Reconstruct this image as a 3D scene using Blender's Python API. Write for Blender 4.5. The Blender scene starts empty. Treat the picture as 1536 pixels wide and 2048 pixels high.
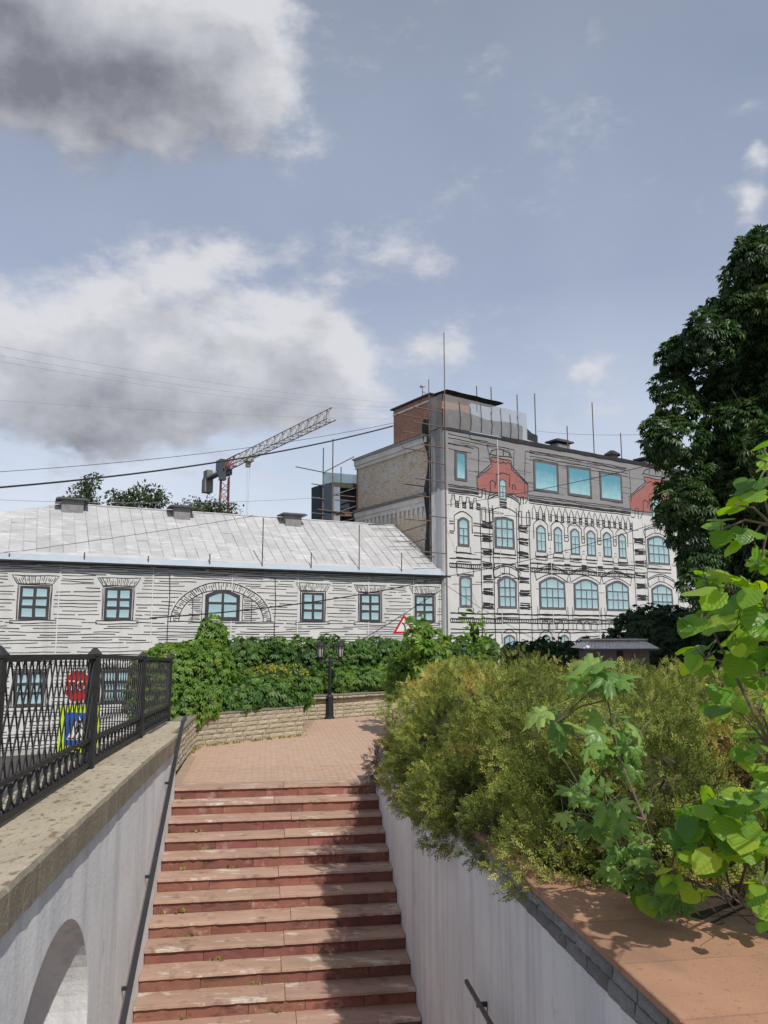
import bpy, math, random
import numpy as np
from mathutils import Vector, noise as mnoise
SC = bpy.context.scene
COL = SC.collection
random.seed(7); RNG = np.random.default_rng(11)
# ---------------------------------------------------------------- camera
FPX = 1538.0                       # focal length for a picture 1536 x 2048
PITCH = math.atan(241/1538.0)
CAMZ = 2.16
cam_d = bpy.data.cameras.new('camera'); cam = bpy.data.objects.new('camera', cam_d); COL.objects.link(cam)
cam.location = (0, 0, CAMZ); cam.rotation_euler = (math.pi/2 + PITCH, 0, 0)
cam_d.sensor_fit = 'VERTICAL'; cam_d.sensor_height = 24.0; cam_d.lens = 24.0*FPX/2048.0
cam_d.clip_start = 0.05; cam_d.clip_end = 5000
SC.camera = cam
SC.render.resolution_x, SC.render.resolution_y = 768, 1024
SC.view_settings.view_transform = 'Standard'; SC.view_settings.look = 'None'
SC.view_settings.exposure = 0.0; SC.view_settings.gamma = 1.0
# sun: high, from the right and a little behind the camera
AX = np.array([-.1505, .9886, 0.0]); RT = np.array([.9886, .1505, 0.0]); UP = np.array([0, 0, 1.0])
TO_SUN = RT*.31 - AX*.86 + UP
TO_SUN = TO_SUN/np.linalg.norm(TO_SUN)
SUN_EL = math.asin(TO_SUN[2]); SUN_AZ = math.atan2(TO_SUN[0], TO_SUN[1])
SUN_STRENGTH = 3.7
SKY_GAIN = 1.28
sd = bpy.data.lights.new('sun', 'SUN'); sd.energy = SUN_STRENGTH; sd.angle = math.radians(.6); sd.color = (1.0, .955, .88)
so = bpy.data.objects.new('sun', sd); COL.objects.link(so)
so.rotation_euler = Vector(TO_SUN).to_track_quat('Z', 'Y').to_euler(); so.location = (20, -20, 60)
C_P, S_P = math.cos(PITCH), math.sin(PITCH); CAM = np.array([0, 0, CAMZ])
def ray(px, py):
    a = (px-768)/FPX; b = -(py-1024)/FPX
    return np.array([a, C_P-b*S_P, S_P+b*C_P])
def azel(px, py):
    r = ray(px, py); r = r/np.linalg.norm(r)
    return math.atan2(r[0], r[1]), math.asin(r[2])
# ---------------------------------------------------------------- sky: Nishita with a thin veil and cumulus clouds
W = bpy.data.worlds.new('World'); SC.world = W; W.use_nodes = True
def make_sky():
    nt = W.node_tree; N = nt.nodes; L = nt.links; N.clear()
    def math_n(t, op, a, b=None, c=None, clamp=False):
        n = t.nodes.new('ShaderNodeMath'); n.operation = op; n.use_clamp = clamp
        for i, v in enumerate((a, b, c)):
            if v is None: continue
            if isinstance(v, (int, float)): n.inputs[i].default_value = v
            else: t.links.new(v, n.inputs[i])
        return n.outputs[0]
    def smooth(t, x, lo, hi):
        n = t.nodes.new('ShaderNodeMapRange'); n.interpolation_type = 'SMOOTHSTEP'
        t.links.new(x, n.inputs[0]); n.inputs[1].default_value = lo; n.inputs[2].default_value = hi
        return n.outputs[0]
    # cloud density as a node group of a direction
    g = bpy.data.node_groups.new('cloud_density', 'ShaderNodeTree')
    g.interface.new_socket('dir', in_out='INPUT', socket_type='NodeSocketVector')
    g.interface.new_socket('density', in_out='OUTPUT', socket_type='NodeSocketFloat'); g.interface.new_socket('mass', in_out='OUTPUT', socket_type='NodeSocketFloat')
    gi = g.nodes.new('NodeGroupInput'); go = g.nodes.new('NodeGroupOutput')
    nv = g.nodes.new('ShaderNodeVectorMath'); nv.operation = 'NORMALIZE'; g.links.new(gi.outputs[0], nv.inputs[0])
    sx = g.nodes.new('ShaderNodeSeparateXYZ'); g.links.new(nv.outputs[0], sx.inputs[0])
    # warp so that the outlines billow
    wn = g.nodes.new('ShaderNodeTexNoise'); wn.inputs['Scale'].default_value = 5.0; wn.inputs['Detail'].default_value = 4; wn.inputs['Roughness'].default_value = .6
    g.links.new(nv.outputs[0], wn.inputs['Vector'])
    ws = g.nodes.new('ShaderNodeSeparateXYZ'); g.links.new(wn.outputs['Color'], ws.inputs[0])
    az = math_n(g, 'ADD', math_n(g, 'ARCTAN2', sx.outputs[0], sx.outputs[1]), math_n(g, 'MULTIPLY', math_n(g, 'SUBTRACT', ws.outputs[0], .5), .22))
    el = math_n(g, 'ADD', math_n(g, 'ARCSINE', sx.outputs[2]), math_n(g, 'MULTIPLY', math_n(g, 'SUBTRACT', ws.outputs[1], .5), .12))
    blobs = [  # px, py, radius x, radius y, weight
        (-40, -40, 360, 200, 1.35), (250, 50, 220, 130, .8), (450, 80, 130, 130, .55), (120, 200, 300, 90, .30), (300, 260, 300, 110, .16),
        (385, 540, 85, 60, .50), (290, 600, 110, 50, .34), (60, 660, 150, 75, .50), (250, 700, 130, 60, .55), (90, 780, 160, 70, .6), (340, 790, 200, 65, .60), (610, 670, 110, 70, .62), (530, 760, 180, 60, .5), (700, 720, 70, 45, .40), (430, 850, 260, 40, .35), (130, 860, 200, 40, .3),
        (1145, 757, 60, 30, .50), (1515, 345, 40, 40, .62), (1540, 435, 45, 30, .5), (880, 715, 70, 45, .34), (800, 550, 130, 60, .24), (1000, 300, 500, 160, .10), (330, 730, 480, 170, .20)]
    tot = None
    for px, py, rx, ry, wgt in blobs:
        a0, e0 = azel(px, py); a1, _ = azel(px+rx, py); _, e1 = azel(px, py-ry)
        ra, re = abs(a1-a0), abs(e1-e0)
        u = math_n(g, 'MULTIPLY', math_n(g, 'SUBTRACT', az, a0), 1/ra); v = math_n(g, 'MULTIPLY', math_n(g, 'SUBTRACT', el, e0), 1/re)
        d2 = math_n(g, 'ADD', math_n(g, 'MULTIPLY', u, u), math_n(g, 'MULTIPLY', v, v))
        e = math_n(g, 'MULTIPLY', math_n(g, 'POWER', 2.718, math_n(g, 'MULTIPLY', d2, -.8)), wgt)
        tot = e if tot is None else math_n(g, 'ADD', tot, e)
    # clouds scattered over the rest of the sky by noise alone
    sv = g.nodes.new('ShaderNodeVectorMath'); sv.operation = 'MULTIPLY'; sv.inputs[1].default_value = (1, 1, 2.0); g.links.new(nv.outputs[0], sv.inputs[0])
    fb = g.nodes.new('ShaderNodeTexNoise'); fb.inputs['Scale'].default_value = 8.0; fb.inputs['Detail'].default_value = 8; fb.inputs['Roughness'].default_value = .64
    g.links.new(sv.outputs[0], fb.inputs['Vector'])
    big = g.nodes.new('ShaderNodeTexNoise'); big.inputs['Scale'].default_value = 1.6; big.inputs['Detail'].default_value = 2; g.links.new(nv.outputs[0], big.inputs['Vector'])
    back = math_n(g, 'MULTIPLY', smooth(g, sx.outputs[1], .35, -.2), smooth(g, big.outputs['Fac'], .42, .65))   # where the photograph's own clouds end
    tot = math_n(g, 'ADD', tot, math_n(g, 'MULTIPLY', back, .7))
    tot = math_n(g, 'ADD', tot, math_n(g, 'MULTIPLY', math_n(g, 'SUBTRACT', fb.outputs['Fac'], .5), 1.5))
    g.links.new(smooth(g, tot, .10, .62), go.inputs[0]); g.links.new(smooth(g, tot, .35, 2.0), go.inputs[1])
    tc = N.new('ShaderNodeTexCoord')
    def dens(off):
        vm = N.new('ShaderNodeVectorMath'); vm.operation = 'ADD'; vm.inputs[1].default_value = off; L.new(tc.outputs['Generated'], vm.inputs[0])
        gn = N.new('ShaderNodeGroup'); gn.node_tree = g; L.new(vm.outputs[0], gn.inputs[0]); return gn
    g0 = dens((0, 0, 0)); d0 = g0.outputs[0]; gd = dens((.02, -.02, .05)); d1 = gd.outputs[0]
    sk = N.new('ShaderNodeTexSky'); sk.sky_type = 'NISHITA'; sk.sun_disc = False; sk.sun_elevation = SUN_EL; sk.sun_rotation = SUN_AZ
    sk.air_density = 1.0; sk.dust_density = 1.2; sk.ozone_density = 1.0
    bw = N.new('ShaderNodeMix'); bw.data_type = 'RGBA'; bw.blend_type = 'MULTIPLY'; bw.inputs[0].default_value = 1; L.new(sk.outputs[0], bw.inputs[6]); bw.inputs[7].default_value = (.085, .085, .085, 1)
    sxw = N.new('ShaderNodeSeparateXYZ'); L.new(tc.outputs['Generated'], sxw.inputs[0])
    veil = N.new('ShaderNodeValToRGB'); L.new(math_n(nt, 'ABSOLUTE', sxw.outputs[2]), veil.inputs[0])
    cr = veil.color_ramp; cr.elements[0].position = 0.0; cr.elements[0].color = (.62, .65, .72, 1); cr.elements[1].position = .75; cr.elements[1].color = (.275, .30, .36, 1)
    for p, c in ((.12, (.61, .645, .72)), (.26, (.485, .54, .65)), (.42, (.325, .37, .48)), (.58, (.28, .325, .42))):
        e = cr.elements.new(p); e.color = c+(1,)
    # the veil is uneven
    vn = N.new('ShaderNodeTexNoise'); vn.inputs['Scale'].default_value = 2.6; vn.inputs['Detail'].default_value = 5; L.new(tc.outputs['Generated'], vn.inputs['Vector'])
    vf = N.new('ShaderNodeMapRange'); L.new(vn.outputs['Fac'], vf.inputs[0]); vf.inputs[1].default_value = .3; vf.inputs[2].default_value = .7; vf.inputs[3].default_value = .62; vf.inputs[4].default_value = .9
    m1 = N.new('ShaderNodeMix'); m1.data_type = 'RGBA'; L.new(vf.outputs[0], m1.inputs[0]); L.new(bw.outputs[2], m1.inputs[6]); L.new(veil.outputs[0], m1.inputs[7])
    # cloud colour: bright where little cloud lies towards the sun, grey below
    pf = N.new('ShaderNodeTexNoise'); pf.inputs['Scale'].default_value = 15; pf.inputs['Detail'].default_value = 5; pf.inputs['Roughness'].default_value = .55; L.new(tc.outputs['Generated'], pf.inputs['Vector'])
    grad = math_n(nt, 'MULTIPLY_ADD', math_n(nt, 'SUBTRACT', d1, d0), .30, .20)
    thick = math_n(nt, 'ADD', math_n(nt, 'MULTIPLY_ADD', gd.outputs[1], .62, math_n(nt, 'MULTIPLY_ADD', d1, .18, grad)), math_n(nt, 'MULTIPLY', math_n(nt, 'SUBTRACT', pf.outputs['Fac'], .5), .75), None, True)
    cc = N.new('ShaderNodeValToRGB'); L.new(thick, cc.inputs[0])
    c = cc.color_ramp; c.elements[0].position = 0.0; c.elements[0].color = (.57, .575, .60, 1); c.elements[1].position = 1.0; c.elements[1].color = (.155, .16, .185, 1)
    e = c.elements.new(.35); e.color = (.47, .475, .505, 1); e = c.elements.new(.7); e.color = (.30, .305, .335, 1)
    m2 = N.new('ShaderNodeMix'); m2.data_type = 'RGBA'; L.new(math_n(nt, 'MULTIPLY', d0, .9), m2.inputs[0]); L.new(m1.outputs[2], m2.inputs[6]); L.new(cc.outputs[0], m2.inputs[7])
    bg = N.new('ShaderNodeBackground'); L.new(m2.outputs[2], bg.inputs[0]); bg.inputs[1].default_value = SKY_GAIN
    out = N.new('ShaderNodeOutputWorld'); L.new(bg.outputs[0], out.inputs[0])
W.cycles.sampling_method = 'MANUAL'; W.cycles.sample_map_resolution = 256
make_sky()
# ---------------------------------------------------------------- helpers
def onz(px, py, z):
    r = ray(px, py); return CAM + r*(z-CAMZ)/r[2]
def onY(px, py, Y):
    r = ray(px, py); return CAM + r*Y/r[1]
def onpl(px, py, p0, n):
    r = ray(px, py); return CAM + r*(np.dot(np.asarray(p0)-CAM, n)/np.dot(r, n))
ORG = {}
def tag(o, label=None, cat=None, group=None, kind=None):
    if label: o['label'] = label
    if cat: o['category'] = cat
    if group: o['group'] = group
    if kind: o['kind'] = kind
    return o
def empty(name, loc, label=None, cat=None, group=None, kind=None):
    o = bpy.data.objects.new(name, None); COL.objects.link(o); o.location = tuple(loc); o.empty_display_size = .2
    ORG[o.name] = np.array(loc, float); return tag(o, label, cat, group, kind)
class MB:
    def __init__(s): s.v = []; s.f = []
    def add(s, vs, fs):
        k = len(s.v); s.v += [tuple(map(float, p)) for p in vs]; s.f += [tuple(i+k for i in f) for f in fs]; return s
    def quad(s, a, b, c, d): return s.add([a, b, c, d], [(0, 1, 2, 3)])
    def poly(s, ps): return s.add(ps, [tuple(range(len(ps)))])
    def hexa(s, p):   # 8 corners: bottom loop 0-3, top loop 4-7
        return s.add(p, [(3, 2, 1, 0), (4, 5, 6, 7), (0, 1, 5, 4), (1, 2, 6, 5), (2, 3, 7, 6), (3, 0, 4, 7)])
    def box(s, o, ex, ey, ez):   # corner o and three edge vectors
        o, ex, ey, ez = (np.asarray(q, float) for q in (o, ex, ey, ez))
        return s.hexa([o, o+ex, o+ex+ey, o+ey, o+ez, o+ex+ez, o+ex+ey+ez, o+ey+ez])
    def cbox(s, c, x, y, z, X=(1, 0, 0), Y=(0, 1, 0), Z=(0, 0, 1)):
        c = np.asarray(c, float); X, Y, Z = (np.asarray(q, float) for q in (X, Y, Z))
        return s.box(c-X*x/2-Y*y/2-Z*z/2, X*x, Y*y, Z*z)
    def tube(s, pts, r, n=6, caps=True):
        pts = [np.asarray(p, float) for p in pts]; rr = r if hasattr(r, '__len__') else [r]*len(pts)
        k = len(s.v); prev = None
        for i, p in enumerate(pts):
            t = pts[min(i+1, len(pts)-1)]-pts[max(i-1, 0)]; t = t/(np.linalg.norm(t)+1e-9)
            if prev is None:
                h = np.array([0, 0, 1.0]) if abs(t[2]) < .9 else np.array([1.0, 0, 0])
                a = np.cross(t, h)
            else: a = prev-t*np.dot(prev, t)
            a = a/(np.linalg.norm(a)+1e-9); b = np.cross(t, a); prev = a
            for j in range(n):
                th = 2*math.pi*j/n; s.v.append(tuple(p+rr[i]*(a*math.cos(th)+b*math.sin(th))))
        for i in range(len(pts)-1):
            for j in range(n):
                s.f.append((k+i*n+j, k+i*n+(j+1) % n, k+(i+1)*n+(j+1) % n, k+(i+1)*n+j))
        if caps:
            s.f.append(tuple(k+j for j in range(n))[::-1]); s.f.append(tuple(k+(len(pts)-1)*n+j for j in range(n)))
        return s
    def prism(s, ps, ext):   # planar polygon and an extrusion vector
        n = len(ps); ps = [np.asarray(p, float) for p in ps]; e = np.asarray(ext, float)
        return s.add(ps+[p+e for p in ps], [tuple(range(n))[::-1], tuple(range(n, 2*n))]+[(i, (i+1) % n, n+(i+1) % n, n+i) for i in range(n)])
def build(name, mb, mat, parent=None, smooth=False, label=None, cat=None, group=None, kind=None, origin=None, bevel=0):
    vs = np.array(mb.v, float).reshape(-1, 3)
    if parent is not None: org = ORG[parent.name]
    elif origin is not None: org = np.array(origin, float)
    else:
        lo, hi = vs.min(0), vs.max(0); org = np.array([(lo[0]+hi[0])/2, (lo[1]+hi[1])/2, lo[2]])
    me = bpy.data.meshes.new(name); me.from_pydata((vs-org).tolist(), [], mb.f); me.update()
    if smooth: me.polygons.foreach_set('use_smooth', [True]*len(me.polygons))
    if mat: me.materials.append(mat)
    o = bpy.data.objects.new(name, me); COL.objects.link(o)
    if parent is not None: o.parent = parent
    else: o.location = tuple(org)
    ORG[o.name] = org
    if bevel:
        b = o.modifiers.new('bevel', 'BEVEL'); b.width = bevel; b.segments = 2; b.limit_method = 'ANGLE'
    return tag(o, label, cat, group, kind)
def place(name, me, M, parent=None, label=None, cat=None, group=None):   # shared mesh at a 4x4 world matrix
    from mathutils import Matrix
    o = bpy.data.objects.new(name, me); COL.objects.link(o)
    m = Matrix([list(map(float, r)) for r in M])
    if parent is not None:
        o.parent = parent; g = ORG[parent.name]; m = Matrix.Translation((-g[0], -g[1], -g[2])) @ m
    o.matrix_basis = m
    ORG[o.name] = np.array(ORG[parent.name]) if parent is not None else np.array([M[0][3], M[1][3], M[2][3]], float)
    return tag(o, label, cat, group)
def mat4(c, X, Y, Z):
    m = np.eye(4); m[:3, 0] = X; m[:3, 1] = Y; m[:3, 2] = Z; m[:3, 3] = c; return m
def rawmesh(name, mb, mat, smooth=False):
    me = bpy.data.meshes.new(name); me.from_pydata(mb.v, [], mb.f); me.update(); me.materials.append(mat)
    if smooth: me.polygons.foreach_set('use_smooth', [True]*len(me.polygons))
    return me
# materials -------------------------------------------------------------
def M(name, c1, c2=None, scale=4.0, lo=.35, hi=.65, rough=.8, bump=0.0, bscale=30.0, stretch=(1, 1, 1), rand=0.0, spec=.3, metal=0.0,
      spots=None, streak=None, hue_rand=None):
    """noise between c1 and c2, value jitter per object, optional spots (colour, scale, threshold) and streaks (colour, scale xyz, threshold)"""
    m = bpy.data.materials.new(name); m.use_nodes = True; nt = m.node_tree; N = nt.nodes; L = nt.links
    b = N['Principled BSDF']; b.inputs['Roughness'].default_value = rough; b.inputs['Metallic'].default_value = metal
    b.inputs['Specular IOR Level'].default_value = spec
    tc = N.new('ShaderNodeTexCoord'); mp = N.new('ShaderNodeMapping'); mp.inputs['Scale'].default_value = stretch
    L.new(tc.outputs['Object'], mp.inputs[0]); oi = N.new('ShaderNodeObjectInfo')
    off = N.new('ShaderNodeVectorMath'); off.operation = 'MULTIPLY_ADD'; off.inputs[0].default_value = (17.0, 31.0, 23.0)
    L.new(oi.outputs['Random'], off.inputs[1]); L.new(mp.outputs[0], off.inputs[2]); vec = off.outputs[0]
    def noise_n(sc, det=6, ro=.6):
        n = N.new('ShaderNodeTexNoise'); n.inputs['Scale'].default_value = sc; n.inputs['Detail'].default_value = det; n.inputs['Roughness'].default_value = ro
        L.new(vec, n.inputs['Vector']); return n
    def ramp(src, a, bb, ca, cb):
        r = N.new('ShaderNodeValToRGB'); L.new(src, r.inputs[0]); r.color_ramp.elements[0].position = a; r.color_ramp.elements[1].position = bb
        r.color_ramp.elements[0].color = tuple(ca)+(1,); r.color_ramp.elements[1].color = tuple(cb)+(1,); return r.outputs[0]
    c2 = c2 or tuple(x*.82 for x in c1)
    col = ramp(noise_n(scale).outputs['Fac'], lo, hi, c1, c2)
    def mixc(fac, c, blend='MIX'):
        nonlocal col
        x = N.new('ShaderNodeMix'); x.data_type = 'RGBA'; x.blend_type = blend
        if isinstance(fac, float): x.inputs[0].default_value = fac
        else: L.new(fac, x.inputs[0])
        L.new(col, x.inputs[6])
        if isinstance(c, tuple): x.inputs[7].default_value = c+(1,)
        else: L.new(c, x.inputs[7])
        col = x.outputs[2]
    if spots:
        sc_, sx, th = spots[0], spots[1], spots[2]
        mixc(ramp(noise_n(sx, 5, .7).outputs['Fac'], th, th+(spots[3] if len(spots) > 3 else .08), (0, 0, 0), (1, 1, 1)), tuple(sc_))
    if streak:
        mp2 = N.new('ShaderNodeMapping'); mp2.inputs['Scale'].default_value = streak[1]; L.new(tc.outputs['Object'], mp2.inputs[0])
        n = N.new('ShaderNodeTexNoise'); n.inputs['Scale'].default_value = 1; n.inputs['Detail'].default_value = 5; n.inputs['Roughness'].default_value = .65; L.new(mp2.outputs[0], n.inputs['Vector'])
        mixc(ramp(n.outputs['Fac'], streak[2], streak[2]+streak[3], (0, 0, 0), (1, 1, 1)), tuple(streak[0]))
    if rand:
        hv = N.new('ShaderNodeHueSaturation'); L.new(col, hv.inputs['Color'])
        mr = N.new('ShaderNodeMapRange'); L.new(oi.outputs['Random'], mr.inputs[0]); mr.inputs[3].default_value = 1-rand; mr.inputs[4].default_value = 1+rand
        L.new(mr.outputs[0], hv.inputs['Value'])
        if hue_rand:
            wn = N.new('ShaderNodeTexWhiteNoise'); wn.noise_dimensions = '1D'; L.new(oi.outputs['Random'], wn.inputs['W'])
            mh = N.new('ShaderNodeMapRange'); L.new(wn.outputs['Value'], mh.inputs[0]); mh.inputs[3].default_value = .5-hue_rand; mh.inputs[4].default_value = .5+hue_rand; L.new(mh.outputs[0], hv.inputs['Hue'])
        col = hv.outputs[0]
    L.new(col, b.inputs['Base Color'])
    if bump:
        bn = N.new('ShaderNodeBump'); bn.inputs['Strength'].default_value = min(1, bump); bn.inputs['Distance'].default_value = .02 if bump <= 1 else .02*bump
        L.new(noise_n(bscale, 8, .65).outputs['Fac'], bn.inputs['Height']); L.new(bn.outputs[0], b.inputs['Normal'])
    return m
def leaf_mat(name, cols, trans=.35, rough=.45, spec=.4, tcol=None, objrand=False):
    """cols: list of (position, colour) over a random number per leaf"""
    m = bpy.data.materials.new(name); m.use_nodes = True; nt = m.node_tree; N = nt.nodes; L = nt.links
    b = N['Principled BSDF']; b.inputs['Roughness'].default_value = rough; b.inputs['Specular IOR Level'].default_value = spec
    if objrand:
        src = N.new('ShaderNodeObjectInfo').outputs['Random']
    else:
        at = N.new('ShaderNodeAttribute'); at.attribute_name = 'rnd'; src = at.outputs['Fac']
    r = N.new('ShaderNodeValToRGB'); L.new(src, r.inputs[0]); cr = r.color_ramp
    cr.elements[0].position = cols[0][0]; cr.elements[0].color = cols[0][1]+(1,); cr.elements[1].position = cols[-1][0]; cr.elements[1].color = cols[-1][1]+(1,)
    for p, c in cols[1:-1]: e = cr.elements.new(p); e.color = c+(1,)
    L.new(r.outputs[0], b.inputs['Base Color'])
    t = N.new('ShaderNodeBsdfTranslucent'); hs = N.new('ShaderNodeHueSaturation'); hs.inputs['Hue'].default_value = .485; hs.inputs['Saturation'].default_value = 1.15; hs.inputs['Value'].default_value = 1.7
    L.new(r.outputs[0], hs.inputs['Color']); L.new(hs.outputs[0], t.inputs['Color'])
    mx = N.new('ShaderNodeMixShader'); mx.inputs[0].default_value = trans; L.new(b.outputs[0], mx.inputs[1]); L.new(t.outputs[0], mx.inputs[2])
    L.new(mx.outputs[0], N['Material Output'].inputs['Surface'])
    return m
# ---------------------------------------------------------------- ground, plaza, stairs
GZ = -3.6
m_asph = M('asphalt', (.055, .055, .057), (.085, .083, .08), 1.2, bump=.3, bscale=60, rough=.92)
m_soil = M('soil', (.035, .026, .018), (.06, .045, .03), 6, bump=.8, bscale=25, rough=.95)
m_bed = M('paver_bed', (.40, .29, .215), (.34, .245, .18), 8, rough=.95, bump=.3)
m_paver = M('paver', (.51, .355, .265), (.44, .305, .225), 5, rough=.88, bump=.35, bscale=90, rand=.05, hue_rand=.003, spots=((.42, .33, .26), 1.3, .60, .18))
m_tread = M('tread_granite', (.46, .305, .232), (.375, .24, .182), 2.2, rough=.78, bump=.25, bscale=120, rand=.07, stretch=(1, 3, 1), spots=((.60, .53, .44), 1.7, .565, .07), hue_rand=.006, streak=((.27, .17, .135), (5, 5, 5), .56, .12))
m_riser = M('riser_tile', (.27, .115, .085), (.19, .08, .062), 4, rough=.7, bump=.3, bscale=70, rand=.24, spots=((.36, .22, .18), 5, .57, .12), hue_rand=.012, streak=((.13, .06, .05), (3, 3, 9), .56, .1))
m_stairbed = M('stair_bed', (.12, .08, .065), (.07, .05, .045), 6, rough=.95, bump=.4)
m_plaster = M('painted_plaster', (.80, .80, .805), (.70, .705, .72), 1.6, rough=.75, bump=.35, bscale=22, spots=((.52, .52, .52), 2.6, .60, .14), streak=((.52, .53, .555), (5, 5, .4), .46, .30))
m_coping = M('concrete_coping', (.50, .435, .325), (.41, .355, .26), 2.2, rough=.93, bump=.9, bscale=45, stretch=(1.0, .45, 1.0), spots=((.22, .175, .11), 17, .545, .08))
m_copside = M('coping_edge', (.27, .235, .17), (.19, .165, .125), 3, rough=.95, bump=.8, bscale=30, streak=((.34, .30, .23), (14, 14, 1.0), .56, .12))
m_iron = M('black_iron', (.012, .012, .014), (.02, .02, .022), 5, rough=.55, bump=.25, bscale=60, spec=.4, spots=((.09, .035, .02), 4.5, .70, .05))
m_steel = M('dark_painted_steel', (.02, .022, .028), (.03, .032, .04), 3, rough=.45, spec=.45)
m_sand = M('sandstone_slab', (.45, .25, .155), (.35, .195, .125), 1.6, rough=.9, bump=.35, bscale=140, rand=.06, spots=((.27, .15, .10), 30, .58, .08), streak=((.30, .18, .12), (2.2, 2.2, 2.2), .54, .16))
m_block = M('split_block', (.58, .57, .555), (.36, .35, .34), 16, rough=.95, bump=1.0, bscale=55, rand=.25, spots=((.56, .55, .53), 30, .60, .08))
m_joint = M('mortar', (.035, .033, .03), (.06, .055, .05), 9, rough=.95, bump=.5)

mb = MB(); mb.quad((-3000, -1500, GZ), (3000, -1500, GZ), (3000, 4500, GZ), (-3000, 4500, GZ))
build('ground', mb, m_asph, kind='structure', origin=(0, 0, GZ))
P0L = np.array([-2.93, 11.22, 0.0]); P0R = np.array([-.128, 11.736, 0.0]); SW = 2.85
def st(s, t, z=0.0):            # stair frame: s along the axis (0 at the top nosing), t across from the left wall
    return P0L + AX*s + RT*t + UP*z
# plaza block with a bed a little below the pavers
mb = MB()
out = [st(.34, -.1), st(.34, SW+.45), st(.36, SW+9), np.array([14, 30, 0]), np.array([-4.8, 26, 0]), np.array([-4.75, 16, 0]), st(4.2, -.75), st(3.0, -.62), st(3.0, -.1)]
mb.prism([(p[0], p[1], GZ+.004) for p in out], (0, 0, -.012-GZ-.004))
plaza = build('plaza', mb, m_bed, kind='structure', origin=(-1.5, 15, 0))
# pavers, one by one near the stairs, the far ones joined
pv = []
PL, PW = .20, .10
for i in range(0, 106):
    s = .345+PW/2+i*PW
    for j in range(-8, 34):
        t = (j+(.5 if i % 2 else 0))*PL+.05
        p = st(s, t)
        lim = -.02 if s < 3.0 else -.9
        if t-PL/2 < lim or t+PL/2 > SW+1.6+.25*s: continue
        # keep inside the low walls
        if s > 3.2 and (p[0] < -3.75 or np.cross(np.array([1.874, 1.69]), np.array([p[0]+3.621, p[1]-15.333])) > .12): 
            if not (p[0] > -1.7): continue
        if p[0] > -2.0 and np.cross(np.array([2.42, 1.78]), np.array([p[0]+1.99, p[1]-19.57])) > .05: continue
        pv.append((p, s))
pm = []
for k in range(4):
    b = MB(); r = random.Random(k); w, l, h = PW-.004, PL-.004, .012
    z = [r.uniform(-.0008, .001) for _ in range(4)]
    b.hexa([(-l/2, -w/2, -.02), (l/2, -w/2, -.02), (l/2, w/2, -.02), (-l/2, w/2, -.02), (-l/2+.003, -w/2+.003, z[0]), (l/2-.003, -w/2+.003, z[1]), (l/2-.003, w/2-.003, z[2]), (-l/2+.003, w/2-.003, z[3])])
    pm.append(rawmesh('paver', b, m_paver))
pv.sort(key=lambda q: q[1])
far = MB()
for n, (p, s) in enumerate(pv):
    zz = random.uniform(-.001, .0015)
    if n < 300: place('paver', pm[n % 4], mat4(p+UP*zz, RT, AX, UP), plaza)
    else:
        far.box(p-RT*(PL-.006)/2-AX*(PW-.006)/2+UP*(zz-.02), RT*(PL-.006), AX*(PW-.006), UP*.02)
build('distant_pavers', far, m_paver, plaza, kind='stuff')
# stairs
NS, TR, RI = 18, .30, .15
mb = MB()
prof = [(.34, -.05)]
for n in range(NS):
    prof += [(.30-TR*n+.02, -RI*n-.05)] if n == 0 else []
    prof += [(.04-TR*n, -RI*n-.05), (.04-TR*n, -RI*(n+1)-.05)]
prof += [(.04-TR*(NS), -RI*NS-.05), (.04-TR*NS, -3.4), (.34, -3.4)]
pr = []
for q in prof:
    if not pr or abs(q[0]-pr[-1][0])+abs(q[1]-pr[-1][1]) > 1e-6: pr.append(q)
mb.prism([st(s, -.05, z) for s, z in pr], RT*(SW+.1))
stairs = build('stairs', mb, m_stairbed, kind='structure', origin=st(-2.5, SW/2, -2.7))
rr = random.Random(5)
for n in range(NS):
    z = -RI*n; cut = SW*(.52+rr.uniform(-.05, .05)); s0, s1 = -TR*n, -TR*n+(.345 if n else .345)
    for a, b_ in ((0.004, cut-.003), (cut+.003, SW-.004)):
        q = MB(); dz = rr.uniform(-.003, .003); k = 26
        vs = []
        for i in range(k+1):
            t = a+(b_-a)*i/k; w = rr.uniform(-.005, .003)+(.012 if rr.random() < .06 else 0)
            vs += [st(s0+w, t, z-.03+dz), st(s0+w+.003, t, z-.004+dz), st(s0+w+.012, t, z+dz), st(s1-.002, t, z+dz), st(s1-.002, t, z-.03+dz)]
        fs = [(5*i+j, 5*i+(j+1) % 5, 5*(i+1)+(j+1) % 5, 5*(i+1)+j) for i in range(k) for j in range(5)]+[(4, 3, 2, 1, 0), tuple(5*k+j for j in range(5))]
        q.add(vs, fs); build('tread', q, m_tread, stairs)
    # riser tiles under the nosing
    t = 0.006
    cuts = [SW*x+rr.uniform(-.1, .1) for x in (.21, .42, .63, .84)]+[SW-.006]
    for c in cuts:
        q = MB(); d = rr.uniform(.024, .034)
        q.box(st(s0+d, t+.003, z-.148), RT*(c-t-.006), AX*.015, UP*.116); build('riser', q, m_riser, stairs); t = c
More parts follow.
